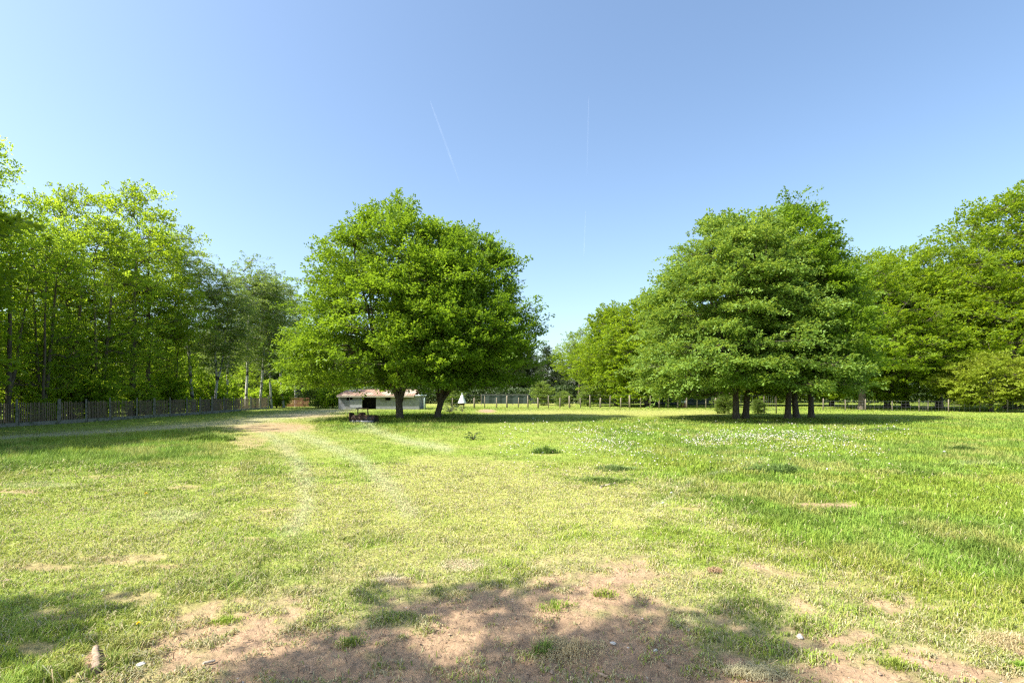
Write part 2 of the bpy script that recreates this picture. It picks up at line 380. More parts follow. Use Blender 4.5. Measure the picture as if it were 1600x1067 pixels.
# ------------------------------------------------------------------ trees
def interp_prof(prof, z): return np.interp(z, [a for a, b in prof], [b for a, b in prof], left=0, right=0)
class TubeBag:
    def __init__(s): s.V = []; s.Q = []; s.n = 0
    def strands(s, A, B, ra, rb, k):
        """many straight tapered k-sided tubes at once"""
        A, B = np.asarray(A), np.asarray(B)
        d = B-A; L = np.linalg.norm(d, axis=1, keepdims=True)+1e-9; d = d/L
        ref = np.where(np.abs(d[:, 2:3]) < .9, np.array([[0, 0, 1.]]), np.array([[1., 0, 0]]))
        uu = np.cross(d, ref); uu /= np.linalg.norm(uu, axis=1, keepdims=True)+1e-9; vv = np.cross(d, uu)
        m = len(A); ang = np.arange(k)*2*math.pi/k
        ring = np.cos(ang)[None, :, None]*uu[:, None, :]+np.sin(ang)[None, :, None]*vv[:, None, :]
        P = np.concatenate([A[:, None, :]+ring*ra[:, None, None], B[:, None, :]+ring*rb[:, None, None]], 1)
        s.V.append(P.reshape(-1, 3)); b = s.n+np.arange(m)[:, None]*(2*k); i = np.arange(k)[None, :]; j = (i+1) % k
        s.Q.append(np.stack([b+i, b+j, b+k+j, b+k+i], 2).reshape(-1, 4)); s.n += m*2*k
    def path(s, P, rad, k=10):
        P = np.asarray(P, float); n = len(P); d = np.gradient(P, axis=0); d /= np.linalg.norm(d, axis=1, keepdims=True)
        uu = np.cross(d, np.array([[0, 1., .05]])); uu /= np.linalg.norm(uu, axis=1, keepdims=True); vv = np.cross(d, uu)
        ang = np.arange(k)*2*math.pi/k; wob = 1+.10*np.sin(ang*3+P[0, 0])[None, :, None]
        ring = (np.cos(ang)[None, :, None]*uu[:, None, :]+np.sin(ang)[None, :, None]*vv[:, None, :])*wob
        V = P[:, None, :]+ring*np.asarray(rad)[:, None, None]
        s.V.append(V.reshape(-1, 3)); ii, jj = np.meshgrid(np.arange(n-1), np.arange(k), indexing='ij'); j2 = (jj+1) % k
        s.Q.append((s.n+np.stack([ii*k+jj, ii*k+j2, (ii+1)*k+j2, (ii+1)*k+jj], 2)).reshape(-1, 4)); s.n += n*k
def grow(seed, H, prof, trunk_r=.25, off=(0, 0), stems=1, fork=1.2, nclump=260, per=9, nleaf=60, L=.13, W=.08, spray=(.9, .5), rc=.7,
         up=.15, droop=.15, shell=.38, lob=.22, leaf='hornbeam', bark='bark', lean=(0, 0), stem_spread=.35, tw=.012, tiltj=.45, tintb=0., elong=1.0, face=None, tier=0.):
    """returns (trunk data, crown data) of a tree standing at the origin"""
    R = rs(seed); zb = prof[0][0]; ox, oy = off
    def axis(z):
        f = np.clip(z/max(H*.55, 1), 0, 1)
        return np.stack([ox*f+lean[0]*z/H, oy*f+lean[1]*z/H], -1)
    # stems
    bag = TubeBag(); SN = []; SR = []
    for k in range(stems):
        a = 2*math.pi*(k+R.rand()*.5)/max(stems, 1)+seed; top = H*(.86 if k == 0 else .62+.15*R.rand())
        zz = np.linspace(-.25, top, 16); sp = 0 if stems == 1 else stem_spread*interp_prof(prof, top*.7)
        f = np.clip((zz-fork)/(top-fork), 0, 1)**.75
        ax = axis(zz); w1 = .12*trunk_r*8*(vnoise(zz*.45, np.full(16, k*7.), seed)-.5)*np.clip(zz/2, 0, 1)
        w2 = .12*trunk_r*8*(vnoise(zz*.45, np.full(16, k*7.+50), seed)-.5)*np.clip(zz/2, 0, 1)
        P = np.stack([ax[:, 0]+math.cos(a)*sp*f+w1, ax[:, 1]+math.sin(a)*sp*f+w2, zz], 1)
        r = trunk_r*(1 if k == 0 else .72)*(1-np.clip(zz/top, 0, 1))**.75+.02
        r = r*(1+.45*np.exp(-np.clip(zz, 0, 9)/.35))
        bag.path(P, r, 12); m = zz > max(zb*.45, 1.0) if stems == 1 else zz > fork
        SN.append(P[m]); SR.append(r[m])
    SN = np.concatenate(SN); SR = np.concatenate(SR)
    # clump centres in the crown volume
    zs = np.linspace(zb, H, 200); wz = interp_prof(prof, zs)+.25; cdf = np.cumsum(wz)/wz.sum()
    z = np.interp(R.rand(nclump), cdf, zs); th = R.rand(nclump)*2*math.pi
    rf = R.rand(nclump)**shell
    lobe = 1+lob*2*(fbm(np.cos(th)*1.6+5, np.sin(th)*1.6+z*.45, seed, 2)-.5)+.05*R.randn(nclump)
    rr = interp_prof(prof, z)*rf*lobe; ax = axis(z)
    Cc = np.stack([ax[:, 0]+rr*np.cos(th), ax[:, 1]+rr*np.sin(th), z+.25*R.randn(nclump)*.5], 1)
    Cc[:, 2] = np.maximum(Cc[:, 2], zb-.1)
    if face:      # side of the crown left bare low down, so that the stems show
        f = np.array(face)/np.hypot(*face); rel = Cc[:, :2]-axis(Cc[:, 2]); dt = rel @ f
        mk = (Cc[:, 2] < .62*H) & (dt > .15); Cc[mk, :2] -= 1.8*dt[mk, None]*f
    if tier:      # boughs in loose storeys, each sagging outwards
        sh = .9*vnoise(th*1.3, th*0+seed, seed); zz = np.round((Cc[:, 2]-sh)/tier)*tier+sh+.13*R.randn(nclump)
        Cc[:, 2] = np.maximum(zz-.05*rr+.2, zb-.1)
    # skeleton: greedy tree balancing branch length and path length
    nodes = np.concatenate([SN, Cc]); ns = len(SN); nn = len(nodes)
    path = np.full(nn, 1e9); par = np.full(nn, -1); best = np.full(nn, 1e9); bpar = np.full(nn, -1)
    done = np.zeros(nn, bool); done[:ns] = True; path[:ns] = 0
    for s_ in range(ns):
        d = np.linalg.norm(nodes[ns:]-SN[s_], axis=1)
        d = d*(1+.9*np.clip((SN[s_][2]-nodes[ns:, 2]+.25*d)/d, 0, 2))
        mk = d < best[ns:]; best[ns:][mk] = d[mk]; bpar[ns:][mk] = s_
    order = []
    for _ in range(nclump):
        i = int(np.argmin(np.where(done, 1e9, best))); done[i] = True; par[i] = bpar[i]
        path[i] = path[par[i]]+np.linalg.norm(nodes[i]-nodes[par[i]]); order.append(i)
        d = np.linalg.norm(nodes-nodes[i], axis=1); cst = d+.45*path[i]+.6*np.clip(nodes[i, 2]-nodes[:, 2], 0, 9)
        mk = (cst < best) & ~done; best[mk] = cst[mk]; bpar[mk] = i
    cnt = np.ones(nn)
    for i in reversed(order): cnt[par[i]] += cnt[i] if par[i] >= ns else 0
    rad = np.minimum(.018*cnt**.48, trunk_r*.55)
    A = nodes[par[ns:]]; B = nodes[ns:]; rB = rad[ns:]
    rA = np.where(par[ns:] >= ns, rad[np.maximum(par[ns:], 0)], np.minimum(rB*1.35, SR[np.clip(par[ns:], 0, ns-1)]*.9))
    rA = np.minimum(rA, rB*1.7)
    ln = np.linalg.norm(B-A, axis=1, keepdims=True); j = (R.rand(nclump, 3)-.5)*.16*ln; j[:, 2] += .04*ln[:, 0]
    P1 = A+(B-A)*.35+j; P2 = A+(B-A)*.7+j*.8
    r1 = rA+(rB-rA)*.35; r2 = rA+(rB-rA)*.7
    bag.strands(A, P1, rA, r1, 6); bag.strands(P1, P2, r1, r2, 6); bag.strands(P2, B, r2, rB, 5)
    # sprays of leaves
    ns_ = nclump*per; ci = np.repeat(np.arange(nclump), per); cen = Cc[ci]
    o = cen-np.concatenate([axis(cen[:, 2]*.9), (cen[:, 2:3]-1.2-.1*cen[:, 2:3])], 1); o[:, 2] *= .7
    o /= np.linalg.norm(o, axis=1, keepdims=True)+1e-6
    sp = cen+R.randn(ns_, 3)*rc*np.array([1, 1, .55*elong])
    dr = o*1.0+R.randn(ns_, 3)*.55*np.array([1, 1, .5]); dr[:, 2] += up; dr /= np.linalg.norm(dr, axis=1, keepdims=True)
    bag.strands(cen, sp+dr*spray[0]*.5, np.full(ns_, tw), np.full(ns_, tw*.4), 3)
    upv = np.array([0, 0, 1.])+R.randn(ns_, 3)*.28; sd = np.cross(dr, upv); sd /= np.linalg.norm(sd, axis=1, keepdims=True)+1e-6; nm = np.cross(sd, dr)
    szf = .75+.5*R.rand(ns_)
    nl = ns_*nleaf; si = np.repeat(np.arange(ns_), nleaf)
    tt = R.rand(nl)**.8; la = (R.rand(nl)*2-1); la = la*spray[1]*(1-.65*tt)*szf[si]
    P = sp[si]+dr[si]*(tt*spray[0]*szf[si])[:, None]+sd[si]*la[:, None]+nm[si]*(R.randn(nl)*.05*spray[0])[:, None]
    P[:, 2] -= droop*(tt**2)*spray[0]+.35*droop*np.abs(la)
    ld = dr[si]*.7+sd[si]*np.sign(la)[:, None]*.75+R.randn(nl, 3)*.4; ld[:, 2] -= droop*.5; ld /= np.linalg.norm(ld, axis=1, keepdims=True)
    ln_ = nm[si]+R.randn(nl, 3)*tiltj; ls = np.cross(ld, ln_); ls /= np.linalg.norm(ls, axis=1, keepdims=True)+1e-6; ln_ = np.cross(ls, ld)
    Ls = L*(.7+.6*R.rand(nl))[:, None]; Ws = W*(.75+.5*R.rand(nl))[:, None]
    v0 = P; v1 = P+ld*Ls*.45+ls*Ws*.5+ln_*Ws*.12; v2 = P+ld*Ls-ln_*Ls*.12; v3 = P+ld*Ls*.45-ls*Ws*.5+ln_*Ws*.12
    V = np.stack([v0, v1, v2, v3], 1).reshape(-1, 3); Q = np.arange(nl*4).reshape(-1, 4)
    ctint = R.rand(nclump)[ci][si]*.35; tint = np.clip(.12+tintb+ctint+.35*R.rand(nl)+.25*tt*R.rand(nl), 0, 1)
    return (np.concatenate(bag.V), np.concatenate(bag.Q), M[bark]), (V, Q, tint, M[leaf])
def make_tree(name, data, loc, label, cat='tree', group=None, rz=0, sc=1):
    (tv, tq, tm), (lv, lq, tint, lm) = data
    r = empty(name, loc, rz); r.scale = (sc, sc, sc) if not hasattr(sc, '__len__') else sc
    mesh_np('trunk', tv, quads=tq, mat=tm, smooth=True, parent=r)
    mesh_np('crown', lv, quads=lq, mat=lm, attrs={'tint': ('FACE', tint)}, parent=r)
    tag(r, label, cat, group)
    return r
def place(proto, loc, label, rz, sc, group=None, name=None, cat=None):
    c = copy_tree(proto); c.location = loc; c.rotation_euler = (0, 0, rz); c.scale = (sc, sc, sc) if not hasattr(sc, '__len__') else sc
    if name: c.name = name
    c['label'] = label
    if group: c['group'] = group
    elif 'group' in c.keys(): del c['group']
    if cat: c['category'] = cat
    return c

def on(px, D): x = (px-CX)/F*D; return (x, D, GZ(x, D)-.03)
# the two big trees left of the middle
make_tree('hornbeam_tree', grow(101, 14.6, [(2.2,4.8),(2.8,6.1),(4.2,6.5),(5.8,6.1),(8,5.6),(9.3,5.1),(11.1,4.1),(12.4,3.1),(13.5,1.8),(14.6,.2)], trunk_r=.22, off=(-.3,0),
          stems=4, fork=1.5, nclump=560, per=7, nleaf=40, stem_spread=.5, L=.185, W=.115, rc=.42, elong=.5, tier=1.15, spray=(1.5,.42), tiltj=.32, up=.22, shell=.30, lob=.15), on(625, 35),
          'larger dense hornbeam with wide dome crown, left one of the meadow pair', sc=.95)
make_tree('hornbeam_tree', grow(202, 13.0, [(2.2,3.4),(2.8,5.0),(4.2,5.4),(6.4,5.0),(8.4,3.9),(10.2,2.8),(11.6,1.6),(13.0,.15)], trunk_r=.18, off=(1.6,0),
          stems=4, fork=1.2, nclump=400, per=7, nleaf=40, stem_spread=.55, L=.185, W=.115, rc=.40, elong=.5, tier=1.15, spray=(1.5,.42), tiltj=.32, up=.38, shell=.34, lob=.2), on(682, 36),
          'smaller forked hornbeam with ragged right side, right one of the pair in the meadow')
# the group right of the middle
make_tree('lime_tree', grow(303, 13.8, [(1.9,4.2),(2.4,6.0),(4,6.2),(5.9,5.6),(8,5.0),(9.4,4.3),(11.2,3.9),(12.5,3.0),(13.2,1.6),(13.8,.4)], trunk_r=.20, off=(-.3,0),
          stems=3, fork=2.2, nclump=540, per=7, nleaf=40, stem_spread=.45, L=.19, W=.125, rc=.44, elong=.5, tier=1.15, spray=(1.4,.45), tiltj=.32, up=.10, droop=.25, shell=.30, lob=.15, leaf='lime'), on(1150, 35),
          'pale green tree with thick dark trunk, broad leftmost crown of the right-hand group', sc=.96)
make_tree('lime_tree', grow(404, 14.6, [(2.1,3.2),(2.6,4.4),(4.2,4.7),(6,4.3),(8.8,3.4),(11.2,2.7),(12.8,2.0),(13.8,.9),(14.6,.2)], trunk_r=.18, off=(.5,0),
          stems=3, fork=2.4, nclump=440, per=7, nleaf=40, stem_spread=.45, L=.19, W=.12, rc=.44, elong=.5, tier=1.15, spray=(1.4,.45), tiltj=.32, up=.2, droop=.2, shell=.30, lob=.15), on(1230, 36),
          'bright green tree with the tallest pointed top of the right-hand group', sc=.97)
inner = make_tree('lime_tree', grow(505, 12.5, [(2.6,2.2),(4,3.4),(7,3.4),(10,2.4),(12.5,.4)], trunk_r=.19, nclump=150, per=8, nleaf=34, L=.19, W=.12, leaf='lime', lean=(.9,.3)),
          on(1164, 36.2), 'slimmer dark leaning trunk directly right of the thick leftmost trunk of the group')
place(inner, on(1244, 37.2), 'narrow second trunk close behind the tallest tree of the group', 2.1, .98)
place(inner, on(1267, 37.8), 'thin straight trunk, rightmost of the right-hand group', 4.0, .9)

# prototypes for the wood and the far trees
gw = 'trees of the wood along the paling fence'
P_s = [grow(11, 16, [(1.9,1.8),(3.0,2.6),(4.5,3.6),(8,3.9),(12,3.2),(14.5,1.9),(16,.4)], trunk_r=.17, stems=2, fork=2.5, nclump=100, per=7, nleaf=34, L=.145, W=.10, leaf='wood',
            rc=.75, shell=.5, lob=.35, up=0, tiltj=.6, lean=(1.0,0), face=(.8,-.6)),
       grow(12, 16.5, [(1.8,1.6),(2.6,2.2),(5,3.4),(9,3.6),(13,3.0),(15.5,1.6),(16.5,.3)], trunk_r=.19, stems=1, nclump=100, per=7, nleaf=34, L=.145, W=.10, leaf='wood',
            rc=.75, shell=.5, lob=.4, up=.1, tiltj=.6, lean=(-.8,.5), face=(.8,-.6)),
       grow(13, 15, [(2.4,2.4),(5,3.6),(8,3.6),(12,2.8),(14,1.4),(15,.3)], trunk_r=.13, stems=3, fork=.6, nclump=110, per=7, nleaf=34, L=.145, W=.10, leaf='wood',
            rc=.7, shell=.5, lob=.35, up=.1, tiltj=.6, face=(.8,-.6)),
       grow(14, 16.5, [(3.0,1.5),(5,3.2),(8,3.9),(11,4.0),(14,3.2),(15.8,1.8),(16.5,.4)], trunk_r=.2, stems=2, fork=3, nclump=170, per=8, nleaf=32, L=.15, W=.11, leaf='oak',
            rc=.6, shell=.45, lob=.55, up=.15, tiltj=.55, face=(.8,-.6))]
P_b = [grow(21, 17, [(5.5,1.2),(8,2.2),(12,2.6),(15,1.9),(17,.3)], trunk_r=.14, nclump=120, per=8, nleaf=28, L=.13, W=.09, leaf='birch_leaf', bark='bark_birch',
            spray=(.9,.3), droop=.6, up=-.2, shell=.55, lob=.4, rc=.6, tiltj=.8, lean=(-1.4,0)),
       grow(22, 16, [(5,1.4),(8,2.4),(11,2.6),(14,1.8),(16,.3)], trunk_r=.13, stems=2, fork=3.5, nclump=120, per=8, nleaf=28, L=.13, W=.09, leaf='birch_leaf', bark='bark_birch',
            spray=(.9,.3), droop=.6, up=-.2, shell=.55, lob=.4, rc=.6, tiltj=.8, lean=(1.2,0))]
P_o = [grow(31, 18, [(4,4.2),(6,5.8),(10,6.4),(14,5.4),(16.5,3.3),(18,.8)], trunk_r=.36, stems=3, fork=4, nclump=260, per=8, nleaf=28, L=.22, W=.155, leaf='oak',
            rc=.85, shell=.42, lob=.55, up=.15, tiltj=.6, spray=(1.0,.6)),
       grow(32, 18, [(6.2,3),(8.5,5.4),(12,6),(15,4.6),(17,2.5),(18,.6)], trunk_r=.33, stems=2, fork=5, nclump=160, per=8, nleaf=28, L=.22, W=.155, leaf='oak',
            rc=.85, shell=.42, lob=.55, up=.15, tiltj=.6, spray=(1.0,.6)),
       grow(33, 15, [(1.2,3.6),(3,5.2),(7,5.8),(11,4.4),(13.5,2.4),(15,.5)], trunk_r=.25, stems=3, fork=2, nclump=300, per=8, nleaf=26, L=.26, W=.19, leaf='oak',
            rc=.85, shell=.42, lob=.4, up=.1, tiltj=.6, spray=(1.0,.6))]
P_f = [grow(41, 14, [(1.5,2),(4,3.2),(8,3.3),(11,2.2),(14,.3)], trunk_r=.16, stems=2, fork=3, nclump=150, per=7, nleaf=22, L=.30, W=.2, leaf='far', rc=.8, lob=.5, shell=.5, tw=.025),
       grow(42, 15, [(1,2.6),(4,2.6),(8,2.0),(12,1.1),(15,.1)], trunk_r=.17, nclump=150, per=7, nleaf=22, L=.28, W=.14, leaf='far', rc=.6, up=-.1, droop=.5, shell=.5, tw=.02)]
P_u = [grow(51, 4.2, [(.3,1.0),(1.2,1.8),(2.6,1.9),(3.6,1.2),(4.2,.3)], trunk_r=.05, stems=4, fork=.1, nclump=90, per=6, nleaf=24, L=.17, W=.13, leaf='wood', rc=.35, shell=.5, spray=(.6,.35), tiltj=.6),
       grow(52, 3.2, [(.2,.8),(1,1.5),(2.2,1.4),(3.2,.3)], trunk_r=.04, stems=4, fork=.1, nclump=70, per=6, nleaf=24, L=.15, W=.1, leaf='birch_leaf', rc=.3, shell=.5, spray=(.5,.3), tiltj=.6)]
protos = {}
def tree_at(key, data, name, loc, label, rz, sc, group=None, cat='tree'):
    if key not in protos:
        protos[key] = make_tree(name, data, loc, label, cat, group, rz, sc); return protos[key]
    return place(protos[key], loc, label, rz, sc, group, name, cat)
S = lambda i: ('s%d' % i, P_s[i], 'woodland_tree'); B = lambda i: ('b%d' % i, P_b[i], 'birch_tree')
O = lambda i: ('o%d' % i, P_o[i], 'oak_tree'); FR = lambda i: ('f%d' % i, P_f[i], 'distant_tree'); U = lambda i: ('u%d' % i, P_u[i], 'shrub')
left = [
 (S(0), -130, 25.0, .3, 1.0, 'sycamore just beyond the left edge of the picture whose shade reaches the long grass'),
 (S(1), -50, 27.0, .3, 1.08, 'tall tree at the far left edge with its top branch reaching into the sky'),
 (S(0), 12, 29.5, 0.2, .90, 'dark leaning double trunk rising at the left picture edge'),
 (S(2), 66, 31.0, .1, .92, 'yellow-green tree with thin bent stems behind the broad concrete post'),
 (S(3), 112, 34.5, .35, 1.02, 'straight dark trunk with light green crown left of the tallest round top'),
 (S(2), 152, 35.5, -.3, 1.05, 'slender tree close behind the fence under the bright left tree tops'),
 (S(3), 206, 39.3, -.2, 1.16, 'bright green tree with the tall round top in the left wood'),
 (S(1), 232, 41.0, -.4, 1.04, 'full tree filling the wood just left of the leaning birch'),
 (B(0), 303, 46.0, .15, 1.0, 'tall grey-green birch with pale trunk leaning left'),
 (S(2), 270, 44.5, .4, .92, 'low dense tree with dark foliage beneath the leaning birch'),
 (B(1), 335, 48.0, .3, .86, 'birch with pale crooked stem beside a darker trunk'),
 (B(0), 352, 50.5, 2.9, .78, 'short birch leaning right in the middle of the birch row'),
 (B(1), 384, 54.5, 1.5, 1.04, 'birch with bare twigs sticking out above its thin top'),
 (B(0), 405, 57.5, 3.5, .95, 'sunlit pale straight birch trunk near the bend of the track'),
 (B(1), 424, 59.5, 4.5, .86, 'birch with slanting whitish stem left of the brown palings'),
 (B(0), 443, 62.5, .8, .98, 'last birch before the brown palings, its base brightly lit'),
 (B(1), 462, 67.0, 2.4, .98, 'birch behind the brown palings at the left edge of the big hornbeam')]
for (k, D_, nm_) , px_, d_, rz_, sc_, lb in left:
    tree_at(k, D_, nm_, on(px_, d_), lb, rz_, (sc_*.78, sc_*.92, sc_*.90) if px_ < 290 else sc_*.97, gw)
place(protos['o2'] if 'o2' in protos else tree_at(*O(2), (-29.5, 19.5, -.03), 'dense tree outside the left edge shading the long grass', .6, 1.1), (-29.5, 12.0, -.03),
      'second dense tree farther outside the left edge of the picture', 2.6, 1.15)
R = rs(9)
gl = 'trees deeper in the left wood'
for i in range(12):
    y = 23+i*4.4+R.rand()*1.5; x = -33.5-R.rand()*4-(i % 2)*3.5
    k = S(i % 3) if i % 4 else B(i % 2)
    tree_at(*k, (x, y, -.05), 'slender tree deeper in the wood behind the front row', R.rand()*6, .45+.16*R.rand(), gl)
for i in range(5):
    x, y = -46-R.rand()*5, 30+i*10
    tree_at(*S((i+1) % 3), (x, y, -.05), 'slender tree deeper in the wood behind the front row', R.rand()*6, .6, gl)
gs = 'bushes of the undergrowth in the left wood'
for i in range(9):
    y = 25+i*4.6+R.rand()*2; x = -28.2-R.rand()*2.5
    tree_at(*U(0), (x, y, -.05), 'leafy bush in the undergrowth close behind the paling fence', R.rand()*6, .5+.7*R.rand(), gs, 'bush')
for i in range(10):
    y = 26+i*4.5; x = -33-R.rand()*3
    tree_at(*U(i % 2), (x, y, -.05), 'leafy bush in the undergrowth close behind the paling fence', R.rand()*6, .8+.8*R.rand(), gs, 'bush')
# right-hand row
right = [
 (O(2), 1010, 66, .4, (1.0,1.0,.93), 'yellow-green tree with rounded flank left of the right-hand group'),
 (O(0), 1050, 78, 1.4, .92, 'taller rounded tree rising behind the left flank of the right-hand group'),
 (O(2), 962, 72, 2.4, (.84,.84,.92), 'small bright yellow-green tree where the tree line starts to drop'),
 (O(1), 905, 84, 3.9, (.62,.62,.66), 'open ragged tree at the left end of the right tree line'),
 (O(0), 1347, 56, .7, .93, 'thick straight trunk standing in front of the sunlit field strip'),
 (O(2), 1386, 60, 4.1, 1.10, 'tree with forked pale crooked stem behind the wire fence'),
 (O(1), 1415, 62, 5.0, 1.04, 'broad trunked oak just right of the crooked forked tree'),
 (O(1), 1467, 60, 2.0, 1.0, 'airy oak with tall bare straight trunk and sky gaps in its crown'),
 (O(0), 1500, 74, 3.0, 1.12, 'tall oak standing back behind the airy oak'),
 (O(0), 1578, 57, 5.6, 1.3, 'tallest oak at the right edge with pale upper trunk'),
 (O(1), 1660, 55, .8, 1.3, 'large oak cut off by the right picture edge'),
 (O(2), 1300, 70, 1.0, 1.05, 'dense tree hidden between the right-hand group and the oak row'),
 (O(2), 1180, 74, 3.3, 1.0, 'tree in the dark background right behind the right-hand group')]
for (k, D_, nm_), px_, d_, rz_, sc_, lb in right: tree_at(k, D_, nm_, on(px_, d_), lb, rz_, sc_)
low = make_tree('maple_tree', grow(61, 5.2, [(.9,1.8),(1.8,3.4),(3.2,3.7),(4.4,2.6),(5.2,.5)], trunk_r=.12, stems=3, fork=.7, nclump=160, per=8, nleaf=28, L=.2, W=.15, leaf='young',
          rc=.45, up=0, droop=.2, spray=(.8,.5)), on(1548, 50), 'low bright yellow-green spreading tree beside the wire fence at the right edge')
# far wood behind the back fence
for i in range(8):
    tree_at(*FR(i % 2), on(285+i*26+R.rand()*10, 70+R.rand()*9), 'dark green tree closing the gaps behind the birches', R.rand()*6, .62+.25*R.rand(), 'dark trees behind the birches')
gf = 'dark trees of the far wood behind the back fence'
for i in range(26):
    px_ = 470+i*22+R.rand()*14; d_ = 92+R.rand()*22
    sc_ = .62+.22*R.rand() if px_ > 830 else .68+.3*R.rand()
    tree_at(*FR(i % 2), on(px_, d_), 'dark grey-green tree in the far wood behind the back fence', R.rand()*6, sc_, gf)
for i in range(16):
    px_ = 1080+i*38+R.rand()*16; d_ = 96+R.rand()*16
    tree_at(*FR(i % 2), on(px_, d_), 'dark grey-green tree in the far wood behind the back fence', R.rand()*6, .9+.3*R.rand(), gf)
for i, (px_, d_, s_, lb) in enumerate([(880, 68, .6, 'pale feathery bush behind the fence below the ragged tree'), (918, 69, .8, 'greyish tall bush behind the fence left of the yellow-green tree'),
        (846, 74, 1.0, 'dim bush behind the fence just right of the big hornbeam'), (520, 60, .75, 'small sunlit yellowish bush at the left end of the white shed'),
        (497, 62, .9, 'dark bush between the brown palings and the shed'), (1132, 44.5, .5, 'dark leafy bush growing up the thin fence left of the thick trunk'),
        (1185, 44, .36, 'dark leafy bush between the trunks of the right-hand group'), (1590, 55, .8, 'leafy bush on the wire fence at the right edge'),
        (706, 66, .8, 'light bush behind the white feeder')]):
    tree_at(*U(1 if i != 3 else 0), on(px_, d_), lb, i*1.3, s_, None, 'bush')
# far hedge that closes the view
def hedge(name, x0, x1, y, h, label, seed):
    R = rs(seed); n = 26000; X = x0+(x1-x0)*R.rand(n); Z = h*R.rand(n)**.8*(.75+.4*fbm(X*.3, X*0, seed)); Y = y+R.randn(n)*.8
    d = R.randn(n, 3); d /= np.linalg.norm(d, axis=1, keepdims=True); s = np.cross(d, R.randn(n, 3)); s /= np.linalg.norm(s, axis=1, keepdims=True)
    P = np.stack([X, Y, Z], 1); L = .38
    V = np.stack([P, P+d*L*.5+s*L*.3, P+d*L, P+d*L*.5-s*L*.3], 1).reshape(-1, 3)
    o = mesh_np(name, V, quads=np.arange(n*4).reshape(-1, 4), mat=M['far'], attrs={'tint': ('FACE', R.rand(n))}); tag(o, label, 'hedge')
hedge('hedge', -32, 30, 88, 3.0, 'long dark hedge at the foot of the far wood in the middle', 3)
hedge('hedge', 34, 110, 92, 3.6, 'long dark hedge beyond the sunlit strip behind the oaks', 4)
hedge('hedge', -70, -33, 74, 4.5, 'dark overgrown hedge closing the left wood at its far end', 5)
# the tree behind the viewer that throws the dappled shade on the bare soil
make_tree('field_tree', grow(71, 10.8, [(7.2,.5),(8.2,1.1),(9.8,1.0),(10.8,.2)], trunk_r=.11, nclump=32, per=6, nleaf=40, L=.12, W=.08, rc=.22, shell=.5,
          lob=.6, spray=(.55,.3)), (-7.2, .3, 0), 'slender tree left of the viewer casting shade on the bare soil')
make_tree('field_tree', grow(72, 8.2, [(5.6,.3),(6.8,.6),(7.8,.4),(8.2,.1)], trunk_r=.08, nclump=24, per=8, nleaf=34, L=.11, W=.075, rc=.2, shell=.5,
          lob=.6, spray=(.45,.3)), (-10.0, 1.5, 0), 'smaller tree left of the viewer shading the bottom left corner')

# ------------------------------------------------------------------ fences
M['concrete'] = surf_mat('concrete', (.17,.165,.14), (.29,.27,.23), 14, bump=.3, c3=(.11,.12,.08))
M['paling'] = surf_mat('paling_wood', (.13,.095,.065), (.26,.20,.14), 5, bump=.5, stretch=(6,6,1))
M['brown_paling'] = surf_mat('brown_paling', (.20,.09,.05), (.33,.17,.10), 5, bump=.5, stretch=(6,6,1))
M['post'] = surf_mat('fence_post', (.19,.16,.12), (.32,.27,.21), 9, bump=.5, stretch=(1,1,.25))
M['wire'] = surf_mat('wire', (.13,.13,.13), (.22,.22,.22), 20, rough=.5, metallic=.6, bump=0)
R = rs(31)
f1 = empty('paling_fence', (-27, 22, 0)); tag(f1, 'long grey paling fence with concrete posts in front of the left wood', 'fence')
ys = [-1.0]
while ys[-1] < 35: ys.append(ys[-1]+1.75+R.rand()*.7)
def fx(y): return .9*math.sin(y*.11)*.5-(.8*max(0, y-22)/20 if y < 30 else .32-.0*y+.35*(30-y)/8)
for i, y in enumerate(ys):
    wd = .10 if i % 4 else .15; m = MB(); h = 1.42+R.rand()*.1; tl = (R.rand()-.5)*.03
    m.tube([(0,0,-.1),(tl*.5,tl,h*.5),(tl,tl*2,h)], [wd*.75, wd*.72, wd*.62], 4)
    m.build('post', M['concrete'], f1, (fx(y), y, 0))
for i in range(len(ys)-1):
    a, b = ys[i], ys[i+1]; m = MB(); n = int((b-a)/.115)
    for k in range(1, n):
        y = a+(b-a)*k/n+(R.rand()-.5)*.02; x = fx(y)-.10+(R.rand()-.5)*.02; h = 1.22+R.rand()*.10; wv = .024+.012*R.rand(); tl = (R.rand()-.5)*.05
        m.add([(x,y-wv,.2),(x,y+wv,.2),(x-.02,y+wv,.2),(x-.02,y-wv,.2),(x,y-wv*.8+tl,h-.03),(x,y+wv*.8+tl,h-.03),(x-.02,y+wv*.8+tl,h-.03),(x-.02,y-wv*.8+tl,h-.03),(x-.01,y+tl,h+.03)],
              [(3,2,1,0),(0,1,5,4),(1,2,6,5),(2,3,7,6),(3,0,4,7),(4,5,8),(5,6,8),(6,7,8),(7,4,8)])
    for z in (.4, 1.05): m.tube([(fx(a)-.07,a,z),(fx(b)-.07,b,z)], .006, 3)
    m.build('paling_panel', M['paling'], f1)
    m = MB(); xa, xb = fx(a)+.0, fx(b)
    m.add([(xa-.03,a+.1,-.1),(xa+.03,a+.1,-.1),(xb+.03,b-.1,-.1),(xb-.03,b-.1,-.1),(xa-.03,a+.1,.2),(xa+.03,a+.1,.2),(xb+.03,b-.1,.2),(xb-.03,b-.1,.2)],
          [(0,3,2,1),(0,1,5,4),(1,2,6,5),(2,3,7,6),(3,0,4,7),(4,5,6,7)])
    m.build('gravel_board', M['concrete'], f1)
f2 = empty('brown_paling_fence', (on(438, 66)[0], 66, 0)); tag(f2, 'short run of reddish-brown palings at the end of the wood', 'fence')
m = MB(); n = 30
